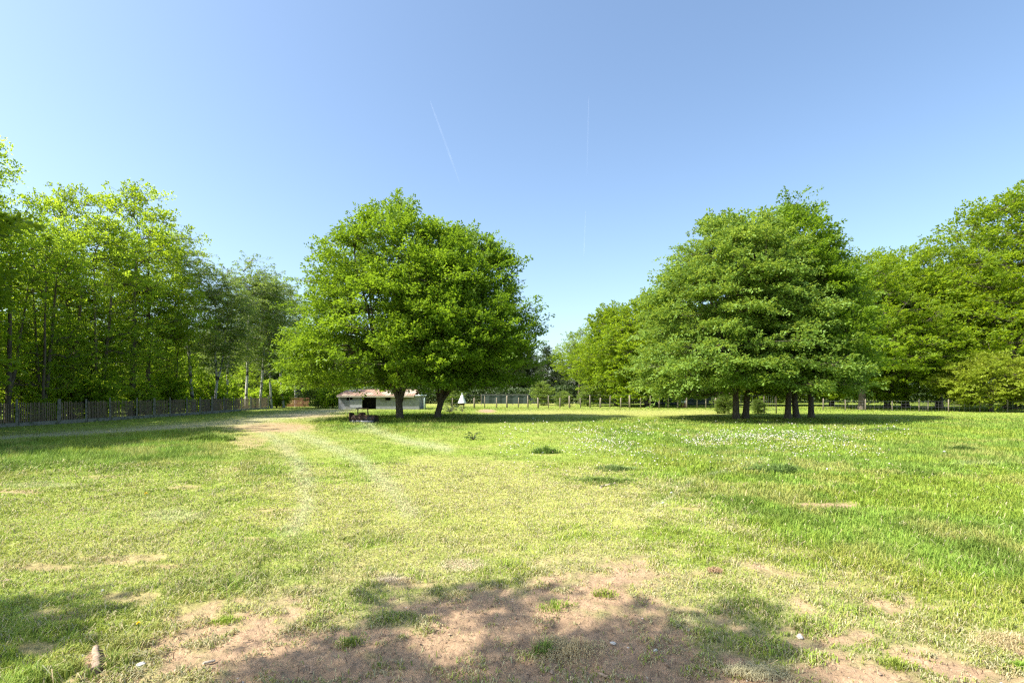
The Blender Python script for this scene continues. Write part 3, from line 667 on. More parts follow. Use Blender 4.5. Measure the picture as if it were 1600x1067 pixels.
for k in range(n):
    x = k*.125; h = 1.15+R.rand()*.08; m.box((x,-.012,.05), (x+.085,.012,h), .01)
m.build('paling_panel', M['brown_paling'], f2)
m = MB(); m.box((-.05,.015,.9), (n*.125,.05,1.0)); m.box((-.05,.015,.3), (n*.125,.05,.4)); m.build('rail', M['brown_paling'], f2)
def wire_fence(name, pts, label, hs, wires, rr, mat='post', net=False):
    """posts at the given (x, y); strands between them"""
    x0, y0 = pts[0]; f = empty(name, (x0, y0, 0)); tag(f, label, 'fence')
    for i, (x, y) in enumerate(pts):
        h = hs[i % len(hs)]*(1+.05*(R.rand()-.5)); r = rr[i % len(rr)]; m = MB(); tl = (R.rand()-.5)*.08
        z = GZ(x, y); m.tube([(0,0,-.2),(tl*.5,0,h*.6),(tl,0,h-.03),(tl,0,h)], [r*1.05, r, r*.95, r*.7], 8)
        m.build('post', M[mat], f, (x-x0, y-y0, z), smooth=True)
    m = MB()
    for z in wires:
        for (xa, ya), (xb, yb) in zip(pts[:-1], pts[1:]):
            n = 4; P = [(xa-x0+(xb-xa)*k/n, ya-y0+(yb-ya)*k/n-.05, z+.02*math.sin(xa)-.03*math.sin(math.pi*k/n)) for k in range(n+1)]
            m.tube(P, .006, 3, cap=False)
    if net:
        for (xa, ya), (xb, yb) in zip(pts[:-1], pts[1:]):
            for k in range(6):
                q = k/6; x = xa-x0+(xb-xa)*q; y = ya-y0+(yb-ya)*q-.05; m.tube([(x, y, .05), (x, y, wires[0])], .006, 3, cap=False)
    m.build('wire', M['wire'], f)
    return f
pxs = [690,707,724,741,757,776,792,810,825,841,857,875,890,907,922,938,953,970,984,1001,1016,1030,1044,1059,1073,1089,1103,1118]
wire_fence('wire_fence', [on(p, 61)[:2] for p in pxs], 'back fence of round pale posts and wires across the middle of the meadow', (1.45,1.25,1.5,1.22), (1.55,1.1,.65), (.10,.06,.075))
pxs = [1286,1321,1352,1394,1436,1450,1482,1531,1574,1620,1660]
wire_fence('wire_fence', [on(p, 53-.016*(p-1286))[:2] for p in pxs], 'low wire fence in front of the oak row at the right', (1.25,1.1,1.2,1.0), (1.0,.7,.45), (.055,.045), net=True)
wire_fence('tree_guard_fence', [on(p, 45)[:2] for p in (1121,1139,1194,1213)], 'dark thin posts with netting behind the trunks of the right-hand group', (1.75,1.5,1.5), (1.6,.9,.4), (.06,.045), mat='bark', net=True)
M['net'] = surf_mat('dark_netting', (.030,.045,.040), (.055,.075,.065), 3, bump=.2, stretch=(1,1,8))
for (pa, pb, D_, z0, z1, lb) in ((752, 850, 76, .25, 1.5, 'dark green windbreak netting behind the back fence beside the white feeder'),
                             (1012, 1118, 72, .1, 1.3, 'dark netting behind the back fence left of the right-hand group')):
    xa, xb = on(pa, D_)[0], on(pb, D_)[0]; f = empty('windbreak_fence', (xa, D_, 0)); tag(f, lb, 'windbreak')
    m = MB(); n = 24; vs = []; fs = []
    for k in range(n+1):
        x = (xb-xa)*k/n; y = .06*math.sin(k*1.7)
        vs += [(x, y, z0), (x, y, z1+.03*math.sin(k*2.1)), (x, y+.02, z1+.03*math.sin(k*2.1)), (x, y+.02, z0)]
        if k: b = k*4; fs += [(b-4,b,b+1,b-3),(b-3,b+1,b+2,b-2),(b-2,b+2,b+3,b-1)]
    m.add(vs, fs); m.build('netting', M['net'], f)
    m = MB(); m.tube([(0,-.05,z1+.06),((xb-xa),-.05,z1+.06)], .03, 5); m.build('rail', M['wire'], f)
    for k in range(5):
        m = MB(); x = (xb-xa)*k/4; m.tube([(x,.1,-.1),(x,.1,z1+.08)], .045, 6); m.build('post', M['post'], f)

# ------------------------------------------------------------------ shed
M['whitewash'] = surf_mat('whitewashed_wall', (.20,.205,.225), (.28,.285,.31), 3, bump=.4, c3=(.15,.15,.14))
M['rust_roof'] = surf_mat('rusty_roof', (.25,.145,.10), (.36,.24,.17), 2.2, rough=.8, c3=(.40,.34,.26), bump=.2)
M['black'] = surf_mat('interior_shade', (.012,.012,.012), (.02,.02,.02), 4, bump=.1)  # near-black colour that paints in the shade inside the shed
M['door_grey'] = surf_mat('grey_door', (.28,.29,.32), (.36,.37,.40), 4, bump=.2)
M['trim'] = surf_mat('eave_board', (.55,.50,.40), (.66,.6,.5), 5)
D_ = 56.0; X0, X1 = on(529, D_)[0], on(655, D_)[0]; sh = empty('shed', (X0, D_, GZ(X0, D_)-.03)); Wd = X1-X0; hw = 1.52; dp = 4.2
tag(sh, 'low whitewashed shed with rusty roof and dark open doorway behind the big hornbeam', 'shed')
def s_(p): return on(p, D_)[0]-X0
d0, d1 = s_(566), s_(587.5)
m = MB()     # front wall around the doorway and window holes, other walls, floor of the interior
holes = [(s_(541), s_(551), 1.02, 1.32), (s_(602), s_(610.5), 1.02, 1.32)]
def wallrun(a, b):
    x = a
    for (h0, h1, z0, z1) in [h for h in holes if a <= h[0] and h[1] <= b]:
        m.box((x,0,-.2), (h0,.14,hw)); m.box((h0,0,-.2), (h1,.14,z0)); m.box((h0,0,z1), (h1,.14,hw)); x = h1
    m.box((x,0,-.2), (b,.14,hw))
wallrun(0, d0); wallrun(d1, Wd)
m.box((0,.143,-.2), (.14,dp,hw)); m.box((Wd-.14,.143,-.2), (Wd,dp,hw)); m.box((.143,dp-.14,-.2), (Wd-.143,dp,hw))
m.build('wall', M['whitewash'], sh)
m = MB(); m.box((.2,1.2,0), (Wd-.2,1.25,hw-.03)); m.build('shade_backing', M['black'], sh)  # dark sheet behind doorway and windows, standing in for the shade indoors
RW = s_(646)+.0
m = MB(); n = 90; vs = []; fs = []         # corrugated lean-to roof rising to a ridge, then falling
for k in range(n+1):
    x = -.15+(RW+.3)*k/n; w_ = .025*math.sin(k*2.2); q = .35*max(0, 1-k/6)
    for (y, z) in ((-.3, hw-.02), (2.2, 2.2), (dp+.2, hw+.1)):
        vs.append((x+(q if y > 0 else 0), y, z+w_)); vs.append((x+(q if y > 0 else 0), y, z+w_+.03))
    if k:
        b = k*6
        fs += [(b-6,b,b+2,b-4),(b-4,b+2,b+4,b-2),(b-5,b-3,b+3,b+1),(b-3,b-1,b+5,b+3),(b-6,b-5,b+1,b)]
m.add(vs, fs); m.build('roof', M['rust_roof'], sh)
m = MB(); m.box((-.12,-.29,hw-.13), (RW+.1,-.26,hw-.03)); m.build('eave_board', M['trim'], sh)
m = MB(); m.box((RW+.2,-.15,hw), (Wd+.15,dp,hw+.07), .02); m.box((RW+.6,.3,hw+.07), (Wd-.1,2.6,hw+.22), .06); m.build('white_roof_sheet', surf_mat('white_sheet', (.72,.75,.8), (.82,.84,.86), 3), sh)
m = MB(); m.box((d0-1.35,-.05,.02), (d0-.02,-.01,1.05), .01); m.box((d0-1.3,-.07,.2), (d0-.1,-.052,.27)); m.box((d0-1.3,-.07,.8), (d0-.1,-.052,.87)); m.build('sliding_door', M['door_grey'], sh)
m = MB(); m.box((d0-1.5,-.06,hw-.22), (d1+.1,-.03,hw-.17)); m.build('door_track', M['wire'], sh)
for (h0, h1, z0, z1) in holes:
    m = MB(); t_ = .035
    m.box((h0-t_,-.02,z0-t_), (h1+t_,-.003,z0)); m.box((h0-t_,-.02,z1), (h1+t_,-.003,z1+t_)); m.box((h0-t_,-.02,z0), (h0,-.003,z1)); m.box((h1,-.02,z0), (h1+t_,-.003,z1))
    if h1-h0 > .65: xm = (h0+h1)/2; m.box((xm-.03,-.01,z0), (xm+.03,.05,z1))
    m.build('window_frame', M['whitewash'], sh)
x, y, z = on(663, 55); m = MB(); m.tube([(0,0,-.1),(0,0,1.15),(.02,0,1.3)], [.05,.05,.02], 8); o = m.build('marker_post', surf_mat('pale_blue_paint', (.5,.6,.66), (.6,.7,.75), 4), None, (x, y, z), True)
tag(o, 'pale blue upright post at the right end of the white shed', 'post')

# ------------------------------------------------------------------ flail mower under the hornbeam
M['mower_dark'] = surf_mat('rusted_dark_steel', (.045,.030,.025), (.10,.055,.04), 6, rough=.7, metallic=.3, bump=.2, c3=(.035,.035,.04))
M['mower_roller'] = surf_mat('worn_roller_steel', (.16,.16,.19), (.30,.29,.32), 6, rough=.5, metallic=.5)
x, y, z = on(569, 30.3); mw = empty('flail_mower', (x, y, z), -.12); tag(mw, 'dark rusty tractor mower attachment parked in the grass left of the hornbeam trunks', 'mower')
m = MB(); prof = [(-.28,.14),(-.34,.30),(-.30,.46),(-.12,.52),(.22,.50),(.32,.36),(.32,.16)]
vs = [(-.70, a, b) for a, b in prof]+[(.72, a, b) for a, b in prof]; k = len(prof)
m.add(vs, [(i, i+1, i+1+k, i+k) for i in range(k-1)]+[tuple(range(k)), tuple(range(k, 2*k))[::-1]]); m.build('housing', M['mower_dark'], mw)
for sx in (-.78, .73):
    m = MB(); hh = .68 if sx < 0 else .5
    m.add([(sx,-.40,.03),(sx+.04,-.40,.03),(sx+.04,.36,.03),(sx,.36,.03),(sx,-.36,hh),(sx+.04,-.36,hh),(sx+.04,.3,hh-.06),(sx,.3,hh-.06)],
          [(3,2,1,0),(0,1,5,4),(1,2,6,5),(2,3,7,6),(3,0,4,7),(4,5,6,7)]); m.build('side_plate', M['mower_dark'], mw)
m = MB(); m.tube([(-.72,-.26,.13),(.72,-.26,.13)], .10, 14); m.build('roller', M['mower_roller'], mw, smooth=True)
m = MB(); m.box((-.28,-.12,.52), (.02,.18,.66), .04); m.tube([(-.13,-.25,.6),(-.13,.2,.6)], .07, 10); m.build('gearbox', M['mower_dark'], mw)
for xx in (-.40, .22):
    m = MB(); m.tube([(xx,.05,.48),(xx,.02,.72),(xx*.95,0,.90)], .038, 6); m.build('mast_upright', M['mower_dark'], mw)
m = MB(); m.tube([(-.52,0,.88),(-.3,0,.92),(.2,0,.91),(.30,0,.87)], .035, 6); m.build('mast_bar', M['mower_dark'], mw)

# ------------------------------------------------------------------ white feeder, lidded box
M['white'] = surf_mat('white_plastic', (.74,.75,.74), (.82,.82,.80), 3, rough=.5, bump=.05)
x, y, z = on(722, 58.5); fd = empty('game_feeder', (x, y, z)); tag(fd, 'white cone-shaped feeder on short legs beside the back fence', 'feeder')
def lathe(prof, n=20):
    m = MB(); vs = []; fs = []
    for r, zz in prof: vs += [(r*math.cos(2*math.pi*k/n), r*math.sin(2*math.pi*k/n), zz) for k in range(n)]
    for i in range(len(prof)-1):
        for k in range(n): a, b = i*n+k, i*n+(k+1) % n; fs.append((a, b, b+n, a+n))
    m.add(vs, fs); return m
lathe([(.48,.68),(.46,.74),(.36,.98),(.22,1.32),(.12,1.58),(.05,1.66),(.0,1.67)]).build('hood', M['white'], fd, smooth=True)
lathe([(.0,.44),(.22,.46),(.30,.56),(.34,.68),(.0,.69)]).build('bowl', M['mower_dark'], fd, smooth=True)
lathe([(.05,1.62),(.055,1.70),(.04,1.84),(.0,1.86)], 10).build('cap', surf_mat('blue_grey_cap', (.4,.45,.5), (.5,.55,.6), 4), fd, smooth=True)
for k in range(3):
    a = k*2.094+.4; m = MB(); m.tube([(.32*math.cos(a),.32*math.sin(a),-.1),(.27*math.cos(a),.27*math.sin(a),.66)], .02, 6); m.build('leg', M['wire'], fd)
x, y, z = on(1068.5, 64); hb = empty('feed_box', (x, y, z)); tag(hb, 'small brown box with a white lid behind the back fence left of the right-hand group', 'box')
m = MB(); m.box((-.26,-.2,0), (.26,.2,.62)); m.build('body', M['brown_paling'], hb)
m = MB(); m.add([(-.36,-.3,.63),(.36,-.3,.63),(.36,.3,.70),(-.36,.3,.70),(-.30,-.26,.80),(.30,-.26,.86),(.30,.26,.92),(-.30,.26,.86)],
                [(3,2,1,0),(0,1,5,4),(1,2,6,5),(2,3,7,6),(3,0,4,7),(4,5,6,7)]); m.build('lid', M['white'], hb)

# ------------------------------------------------------------------ tufts, flowers, weeds
def tuft(name, px_, py_, rad, h, n, colr, label, seed, cat='grass tuft', flat=False, wsc=1.0, sq=.6):
    x, y = G(px_, py_); R = rs(seed); a = R.rand(n)*2*math.pi; r = rad*R.rand(n)**.7*(.45+1.1*vnoise(np.cos(a)*1.7+seed, np.sin(a)*1.7, seed)); sc_ = R.randn(5, 2)*rad*.5; sc_[0] = 0; si_ = R.randint(0, 5, n); colr = [colr[0]*1.5+.05, colr[1]*1.2+.05, colr[2]*1.1+.02]
    lx, ly = r*.75*np.cos(a)+sc_[si_, 0], (r*.75*np.sin(a)+sc_[si_, 1])*sq; r = np.hypot(lx, ly/sq); k = 1-np.clip(r/rad/1.5, 0, 1)**1.5*.7; k = k*(.6+.8*vnoise(lx/rad*3, ly/rad*3, seed))
    H = h*k*(.5+.7*R.rand(n)); W = np.maximum(.005, .0012*y)*(1+.4*R.rand(n))*wsc*np.ones(n)
    lean = .2+.6*np.clip(r/rad, 0, 1.4)+.3*R.rand(n); ph = a+R.randn(n)*.7
    if flat: lean = .9+.6*R.rand(n); ph = R.rand(n)*6.28
    zz = gz(x+lx, y+ly)-GZ(x, y)+(h*.25*R.rand(n)*k if flat else 0)
    c = np.array(colr)[None, :]*(.6+.7*R.rand(n))[:, None]
    o = blades(name, lx, ly, zz, H, W, lean, ph, c, M['blade'], np.zeros(n, bool)); o.location = (x, y, GZ(x, y)); tag(o, label, cat)
    return o
DG = (.085,.185,.045)
tuft('grass_tuft', 1222, 738, .42, .24, 900, DG, 'largest dark blue-green grass tuft in the meadow at the right', 1)
tuft('grass_tuft', 1180, 736, .30, .18, 450, DG, 'dark grass tuft just left of the largest tuft', 2)
tuft('grass_tuft', 1124, 722, .38, .15, 500, DG, 'dark grass tuft left of and behind the two large tufts', 3)
tuft('grass_tuft', 940, 756, .75, .12, 1200, (.10,.19,.04), 'wide flat dark grass tuft with a pale stick beside it', 4)
tuft('grass_tuft', 955, 734, .50, .15, 600, (.12,.22,.07), 'bluish tuft behind the wide flat one', 5)
tuft('grass_tuft', 856, 708, .40, .26, 500, (.10,.21,.04), 'tall narrow tuft at the left end of the daisy patch', 6)
tuft('grass_tuft', 1385, 673, 1.2, .22, 800, (.10,.20,.05), 'broad dark tuft between the daisies and the right-hand shade', 7)
tuft('grass_tuft', 1505, 703, .5, .2, 500, (.11,.21,.05), 'dark tuft beside pale grass at the far right', 8)
tuft('grass_tuft', 330, 688, .95, .32, 1300, (.08,.17,.02), 'long dark lush tuft at the right end of the shaded long grass', 9)
tuft('grass_tuft', 1320, 806, .35, .10, 900, (.10,.18,.03), 'green tuft below the long bare patch at the right', 10)
tuft('grass_tuft', 868, 950, .15, .07, 230, (.14,.25,.03), 'small green tuft at the edge of the shaded soil in the middle', 11)
tuft('grass_tuft', 940, 932, .14, .06, 200, (.17,.26,.04), 'small green tuft on sunlit soil above the shade', 12)
tuft('grass_tuft', 550, 1008, .10, .06, 170, (.13,.22,.03), 'small dark tuft on the soil at the lower left of the middle', 13)
tuft('grass_tuft', 848, 1018, .09, .09, 220, (.12,.22,.04), 'green tuft beside the dry grass heap at the bottom', 15)
tuft('grass_tuft', 350, 970, .13, .05, 240, (.17,.29,.03), 'bright green tuft on the soil edge at the lower left', 17)
tuft('grass_tuft', 1590, 1050, .10, .07, 160, (.14,.30,.03), 'bright green tuft in the bottom right corner', 19)
tuft('grass_tuft', 1400, 1040, .12, .06, 260, (.17,.27,.04), 'low tuft on the soil at the lower right', 20)
HAY = (.36,.36,.22)
tuft('hay_heap', 880, 1012, .30, .06, 1500, HAY, 'grey-green heap of dried cut grass on the shaded soil', 21, 'hay heap', True, .7)
tuft('hay_heap', 1165, 1050, .22, .06, 1200, (.32,.36,.24), 'greyish dried grass heap at the bottom right of the shaded soil', 22, 'hay heap', True, .7)
tuft('hay_heap', 1560, 1002, .26, .07, 1300, HAY, 'dried grass heap near the right edge at the bottom', 23, 'hay heap', True, .7)
tuft('hay_heap', 725, 884, .32, .03, 1000, (.42,.42,.32), 'flat pale patch of withered grass above the bare soil', 24, 'withered grass', True, .8)
tuft('hay_heap', 618, 907, .22, .03, 800, (.34,.35,.28), 'smaller grey withered patch left of the pale one', 25, 'withered grass', True, .8)
tuft('hay_heap', 1117, 893, .10, .06, 300, (.30,.25,.17), 'small brown withered clump in the right foreground grass', 26, 'withered grass', True, .8)
# daisies and other small flowers, far too many to count
def discs(name, X, Y, Zt, r, col, label, tilt=.5, seed=1):
    R = rs(seed); n = len(X); k = 6; nm = R.randn(n, 3)*tilt+np.array([0, -.35, 1.]); nm /= np.linalg.norm(nm, axis=1, keepdims=True)
    a = np.cross(nm, [1., 0, 0]); a /= np.linalg.norm(a, axis=1, keepdims=True); b = np.cross(nm, a)
    Pc = np.stack([X, Y, gz(X, Y)+Zt], 1); ang = np.arange(k)*2*math.pi/k
    ring = Pc[:, None]+(np.cos(ang)[None, :, None]*a[:, None]+np.sin(ang)[None, :, None]*b[:, None])*r[:, None, None]
    V = np.concatenate([Pc[:, None]-nm[:, None]*r[:, None, None]*.25, ring], 1).reshape(-1, 3); bs = np.arange(n)[:, None]*(k+1); i = np.arange(k)[None]
    T = np.stack([np.broadcast_to(bs, (n, k)), bs+1+i, bs+1+(i+1) % k], 2).reshape(-1, 3)
    # thin stems
    sv = np.stack([Pc+[.003,0,0], Pc-[.003,0,0], Pc*[1,1,0]+np.stack([0*X, 0*X, gz(X, Y)], 1)], 1).reshape(-1, 3)
    sT = len(V)+np.arange(n*3).reshape(-1, 3)
    cc = np.concatenate([np.repeat(col, k, 0), np.tile([.16,.26,.05], (n, 1))])
    o = mesh_np(name, np.concatenate([V, sv]), tris=np.concatenate([T, sT]), mat=M['blade'], attrs={'gcol': ('FACE', cc)})
    tag(o, label, 'flowers', kind='stuff'); return o
R = rs(15); n = 30000
pxf = 780+R.rand(n)*640; pyf = 655+R.rand(n)**1.0*85
Xf, Yf = (pxf-CX)/F*(F*EYE/(pyf-HY)), F*EYE/(pyf-HY)
dn = np.exp(-((pxf-1090)/265)**2-((pyf-688)/20)**2)*1.2*sstep(.36, .62, fbm(Xf*.55, Yf*.35, 71)+.25*(vnoise(Xf*2.5, Yf*2.5, 5)-.5))+.02
kp = R.rand(n) < dn*.42; Xf, Yf = Xf[kp], Yf[kp]; n = len(Xf)
cw = np.tile([.78,.74,.68], (n, 1))*(.75+.3*R.rand(n))[:, None]; pk_ = R.rand(n) < .35; cw[pk_] = [.62,.50,.40]
discs('daisies', Xf, Yf, .05+.10*R.rand(n), np.maximum(.016, .0010*Yf)*(.8+.6*R.rand(n)), cw, 'patch of white daisies and faded seed heads in the right meadow', seed=2)
n = 5000; pxf = 780+R.rand(n)*700; pyf = 660+R.rand(n)*80; Xf, Yf = (pxf-CX)/F*(F*EYE/(pyf-HY)), F*EYE/(pyf-HY)
kp = R.rand(n) < np.exp(-((pxf-1120)/220)**2-((pyf-698)/14)**2)*.09; Xf, Yf = Xf[kp], Yf[kp]; n = len(Xf)
discs('buttercups', Xf, Yf, .05+.06*R.rand(n), np.maximum(.014, .0009*Yf), np.tile([.72,.60,.04], (n, 1)), 'scattered small yellow flowers among the daisies', seed=3)
def flower(px_, py_, r, colr, label, cat, name, h=.06):
    x, y = G(px_, py_); R = rs(int(px_)); f = empty(name, (x, y, GZ(x, y))); tag(f, label, cat)
    n = 36; a = R.rand(n)*6.28; el = R.rand(n)*1.3; m = MB()
    for i in range(n):
        d = Vector((math.cos(a[i])*math.cos(el[i]), math.sin(a[i])*math.cos(el[i]), math.sin(el[i]))); s = d.cross(Vector((0,0,1))).normalized()*r*.18
        c0 = Vector((0,0,h)); m.add([c0, c0+d*r*.6+s, c0+d*r, c0+d*r*.6-s], [(0,1,2,3)])
    m.build('flower_head', surf_mat('petal', colr, tuple(min(1, q*1.1) for q in colr), 30, bump=0), f)
    m = MB(); m.tube([(.01,0,-.01),(0,0,h)], .003, 5); m.build('stem', M['hornbeam'], f)
for a in [(228,777,.035,(.75,.55,.03),'yellow dandelion in the left foreground grass','dandelion','dandelion'),
          (216,984,.018,(.8,.62,.03),'tiny yellow flower near the bottom left corner','flower','yellow_flower'),
          (1049,780,.030,(.72,.72,.68),'fluffy white dandelion clock, upper of two in mid meadow','dandelion clock','dandelion_clock',.10),
          (1036,797,.028,(.74,.74,.70),'fluffy white dandelion clock, lower of two in mid meadow','dandelion clock','dandelion_clock',.09),
          (1475,712,.05,(.74,.74,.70),'white seed head standing in the far right grass','dandelion clock','dandelion_clock',.12),
          (1487,865,.016,(.8,.8,.78),'single white flower in the right foreground grass','flower','white_flower',.05)]: flower(*a)
def weed(px_, py_, r, h, n, L, label, seed):
    x, y = G(px_, py_); R = rs(seed); f = empty('weed_plant', (x, y, GZ(x, y)));  tag(f, label, 'weed')
    m = MB(); s = MB()
    for i in range(n):
        a = R.rand()*6.28; rr = r*R.rand()**.5; zt = h*(.25+.75*R.rand()); tip = Vector((rr*math.cos(a), rr*math.sin(a), zt)); s.tube([(0,0,-.02), tip*.5+Vector((0,0,h*.1)), tip], [.006,.005,.003], 4)
        d = Vector((math.cos(a), math.sin(a), .3-R.rand()*.8)).normalized(); sd_ = d.cross(Vector((R.randn()*.3, R.randn()*.3, 1))).normalized()*L*.28
        m.add([tip, tip+d*L*.4+sd_, tip+d*L, tip+d*L*.4-sd_], [(0,1,2,3)])
    m.build('foliage', M['far'], f); s.build('stem', M['bark'], f)
weed(739, 686, .22, .30, 26, .20, 'dark broad-leaved weed alone in the grass below the right hornbeam', 1)
weed(703, 645, .9, .75, 90, .22, 'dark leafy sucker growing right of the second hornbeam trunk', 2)
weed(722, 643, .4, .45, 30, .2, 'small dark leafy shoot right of the sucker', 3)

# ------------------------------------------------------------------ sticks, stones, log
M['stone'] = surf_mat('pale_stone', (.50,.47,.42), (.66,.63,.57), 20, bump=.6)
M['stick'] = surf_mat('dead_wood', (.42,.34,.25), (.60,.51,.40), 15, bump=.6, stretch=(1,1,4))
M['log'] = surf_mat('log_bark', (.24,.17,.12), (.42,.32,.23), 22, bump=.9, dist=.02)
def rock(px_, py_, sz, label, seed, name='stone', cat='stone', mat='stone'):
    x, y = G(px_, py_); R = rs(seed); m = MB(); rows = 6; cols = 9; vs = []; fs = []
    for i in range(rows+1):
        for k in range(cols):
            th = math.pi*i/rows; ph = 2*math.pi*k/cols; q = 1+.35*(R.rand()-.5)*(0 < i < rows)
            vs.append((sz[0]*q*math.sin(th)*math.cos(ph), sz[1]*q*math.sin(th)*math.sin(ph), sz[2]*q*math.cos(th)+sz[2]*.4))
    for i in range(rows):
        for k in range(cols): a, b = i*cols+k, i*cols+(k+1) % cols; fs.append((a, a+cols, b+cols, b))
    m.add(vs, fs); o = m.build(name, M[mat], None, (x, y, GZ(x, y))); tag(o, label, cat); o.rotation_euler = (0, 0, R.rand()*3)
rock(220, 1041, (.036,.024,.016), 'largest whitish stone near the log at the bottom left', 1)
rock(127, 1024, (.020,.016,.012), 'small pale stone left of the log', 2)
rock(160, 922, (.018,.015,.012), 'pale stone in the grass above the log', 3)
rock(143, 990, (.020,.016,.014), 'roundish white stone just above the end of the log', 4)
rock(958, 1004, (.022,.014,.010), 'white chip of stone in the shaded soil', 5)
rock(1024, 1014, (.018,.012,.010), 'pale reddish stone in the shaded soil', 6)
rock(1076, 982, (.010,.008,.008), 'tiny pale stone at the upper edge of the shade', 7)
rock(1250, 992, (.030,.020,.018), 'pale lump of soil beside a tuft on the sunlit right', 8, 'soil_clod', 'clod')
rock(12, 908, (.035,.02,.018), 'dark clod at the left edge of the grass', 9, 'soil_clod', 'clod', 'log')
rock(862, 1048, (.020,.012,.008), 'reddish chip on the brown soil at the bottom', 10, 'bark_chip', 'wood chip', 'log')
rock(1010, 1058, (.014,.010,.006), 'little light chip at the bottom of the shaded soil', 11, 'bark_chip', 'wood chip', 'stick')
rock(1375, 1052, (.016,.010,.008), 'dark chip beside a white fleck at the lower right', 12, 'bark_chip', 'wood chip', 'log')
def stick(p0, p1, r, label, mat='stick', name='stick', cat='stick', bend=.1, n=8):
    (xa, ya), (xb, yb) = G(*p0), G(*p1); a = Vector((xa, ya, GZ(xa, ya)+r*.8)); b = Vector((xb, yb, GZ(xb, yb)+r*.8)); R = rs(int(p0[0]))
    L = (b-a).length; P = [(a.lerp(b, k/6)-a)+Vector((R.randn(), R.randn(), 0))*L*bend*.3 for k in range(7)]
    m = MB(); m.tube(P, [r*(.85+.3*R.rand())*(1-.25*k/6) for k in range(7)], n); o = m.build(name, M[mat], None, a, True); tag(o, label, cat)
stick((148,1056), (151,1014), .026, 'short thick piece of log in the grass at the bottom left', 'log', 'log', 'log', .03, 12)
stick((317,1041), (336,1036), .010, 'whitish split stick on the soil edge at the lower left')
stick((938,763), (960,756), .020, 'pale curved stick beside the wide flat tuft', bend=.3)
stick((838,1002), (856,1004), .004, 'thin pale twig beside the dry grass heap')
stick((935,1050), (952,1058), .010, 'reddish brown bark strip lying at the bottom of the shade', 'log')
stick((1308,866), (1310,877), .006, 'short dark upright looking twig in the right foreground', 'log')
# loose straw and crumbs on the bare soil
R = rs(88); n = 16000; Yl = 2.4+R.rand(n)*3.6; Xl = (R.rand(n)*2-1)*(Yl*1.05+.4); mk = masks(Xl, Yl); kp = R.rand(n) < mk[2]*.8+.08; Xl, Yl, sl_ = Xl[kp], Yl[kp], mk[2][kp]; n = len(Xl)
cl = COL['straw'][None]*(.55+.6*R.rand(n))[:, None]; dk = R.rand(n) < .3; cl[dk] = np.array([.16,.10,.065])*(.7+.6*R.rand(dk.sum()))[:, None]
o = blades('straw_litter', Xl, Yl, gz(Xl, Yl, sl_)+.003, .02+.06*R.rand(n)**2, .003+.003*R.rand(n), 1.42+.12*R.rand(n), R.rand(n)*6.28, cl, M['blade'], np.zeros(n, bool))
tag(o, 'loose straw and fine litter scattered on the bare soil', 'straw litter', kind='stuff')

# crumbs of earth and grit
R = rs(99); n = 26000; Yl = 2.4+R.rand(n)**1.2*4.2; Xl = (R.rand(n)*2-1)*(Yl*1.05+.4); mk = masks(Xl, Yl); kp = R.rand(n) < mk[2]**2*.8*sstep(.35, .6, fbm(Xl*3, Yl*3, 8)); Xl, Yl, sl_ = Xl[kp], Yl[kp], mk[2][kp]; n = len(Xl)
oc = np.array([[1,0,0],[0,1,0],[-1,0,0],[0,-1,0],[0,0,.8],[0,0,-.5]]); sz = (.003+.010*R.rand(n)**3.0)[:, None, None]
V = oc[None]*sz*(.6+.8*R.rand(n, 6, 1)); an = R.rand(n)*6.28; ca, sa = np.cos(an)[:, None], np.sin(an)[:, None]
V = np.stack([V[..., 0]*ca-V[..., 1]*sa, V[..., 0]*sa+V[..., 1]*ca, V[..., 2]], 2)+np.stack([Xl, Yl, gz(Xl, Yl, sl_)+.001], 1)[:, None]
T = np.array([[0,1,4],[1,2,4],[2,3,4],[3,0,4],[1,0,5],[2,1,5],[3,2,5],[0,3,5]]); T = (np.arange(n)[:, None, None]*6+T[None]).reshape(-1, 3)
cc = COL['soil'][None]*(.55+.7*R.rand(n))[:, None]; lt = R.rand(n) < .06; cc[lt] = [.52,.48,.42]
m2, t, out = new_mat('earth_crumb'); at = N(t, 'ShaderNodeAttribute', attribute_name='gcol'); p = N(t, 'ShaderNodeBsdfPrincipled', i_Roughness=.95); t.links.new(at.outputs['Color'], p.inputs['Base Color']); t.links.new(p.outputs[0], out.inputs[0])
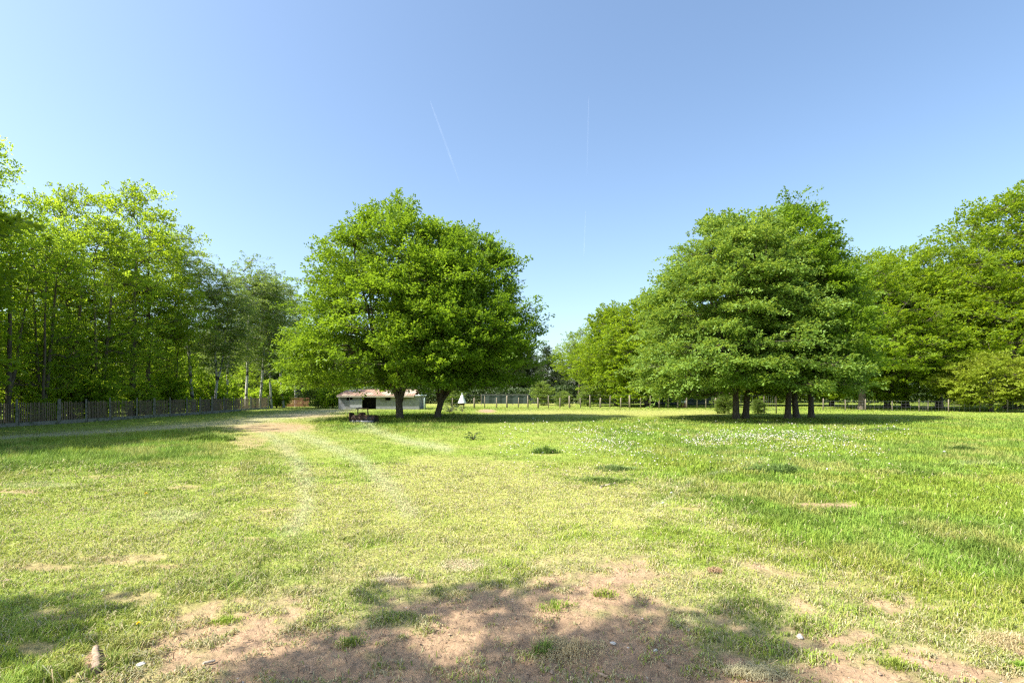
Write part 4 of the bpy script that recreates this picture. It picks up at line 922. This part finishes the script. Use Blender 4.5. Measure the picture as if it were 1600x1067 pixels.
o = mesh_np('earth_crumbs', V.reshape(-1, 3), tris=T, mat=m2, attrs={'gcol': ('FACE', np.repeat(cc, 8, 0))}); tag(o, 'crumbs of earth and grit on the bare trampled soil', 'earth crumbs', kind='stuff')

# ------------------------------------------------------------------ contrails
m_, t, out = new_mat('contrail_vapour')
df = N(t, 'ShaderNodeBsdfDiffuse'); df.inputs[0].default_value = (.85,.87,.9,1); tr_ = N(t, 'ShaderNodeBsdfTransparent'); mx = N(t, 'ShaderNodeMixShader')
tc = N(t, 'ShaderNodeTexCoord'); no = N(t, 'ShaderNodeTexNoise', i_Scale=.002, i_Detail=3.0); t.links.new(tc.outputs['Object'], no.inputs['Vector'])
mr = N(t, 'ShaderNodeMapRange'); mr.inputs[1].default_value = .35; mr.inputs[2].default_value = .65; mr.inputs[3].default_value = .01; mr.inputs[4].default_value = .035
t.links.new(no.outputs['Fac'], mr.inputs[0]); t.links.new(mr.outputs[0], mx.inputs[0]); tl = N(t, 'ShaderNodeBsdfTranslucent'); tl.inputs[0].default_value = (.85,.87,.9,1); ads = N(t, 'ShaderNodeAddShader')
t.links.new(df.outputs[0], ads.inputs[0]); t.links.new(tl.outputs[0], ads.inputs[1]); t.links.new(tr_.outputs[0], mx.inputs[1]); t.links.new(ads.outputs[0], mx.inputs[2]); t.links.new(mx.outputs[0], out.inputs[0])
def contrail(pa, pb, D_, r, label):
    a = Vector(((pa[0]-CX)/F*D_, D_, ZP(pa[1], D_))); b = Vector(((pb[0]-CX)/F*D_*1.15, D_*1.15, ZP(pb[1], D_*1.15)))
    m = MB(); n = 24; P = [(b-a)*(k/n) for k in range(n+1)]; m.tube(P, [r*(.15+.85*math.sin(math.pi*min(1, k/n*1.0))**.6) for k in range(n+1)], 8)
    o = m.build('contrail', m_, None, a, True); tag(o, label, 'contrail')
contrail((672,158), (719,288), 7000, 16, 'faint slanting vapour trail in the sky above the big hornbeam')
contrail((920,150), (917,275), 7000, 9, 'faint upright vapour trail high above the gap between the tree groups')
contrail((915,330), (912,405), 9000, 11, 'lower faint upright vapour trail right above the gap between the tree groups')
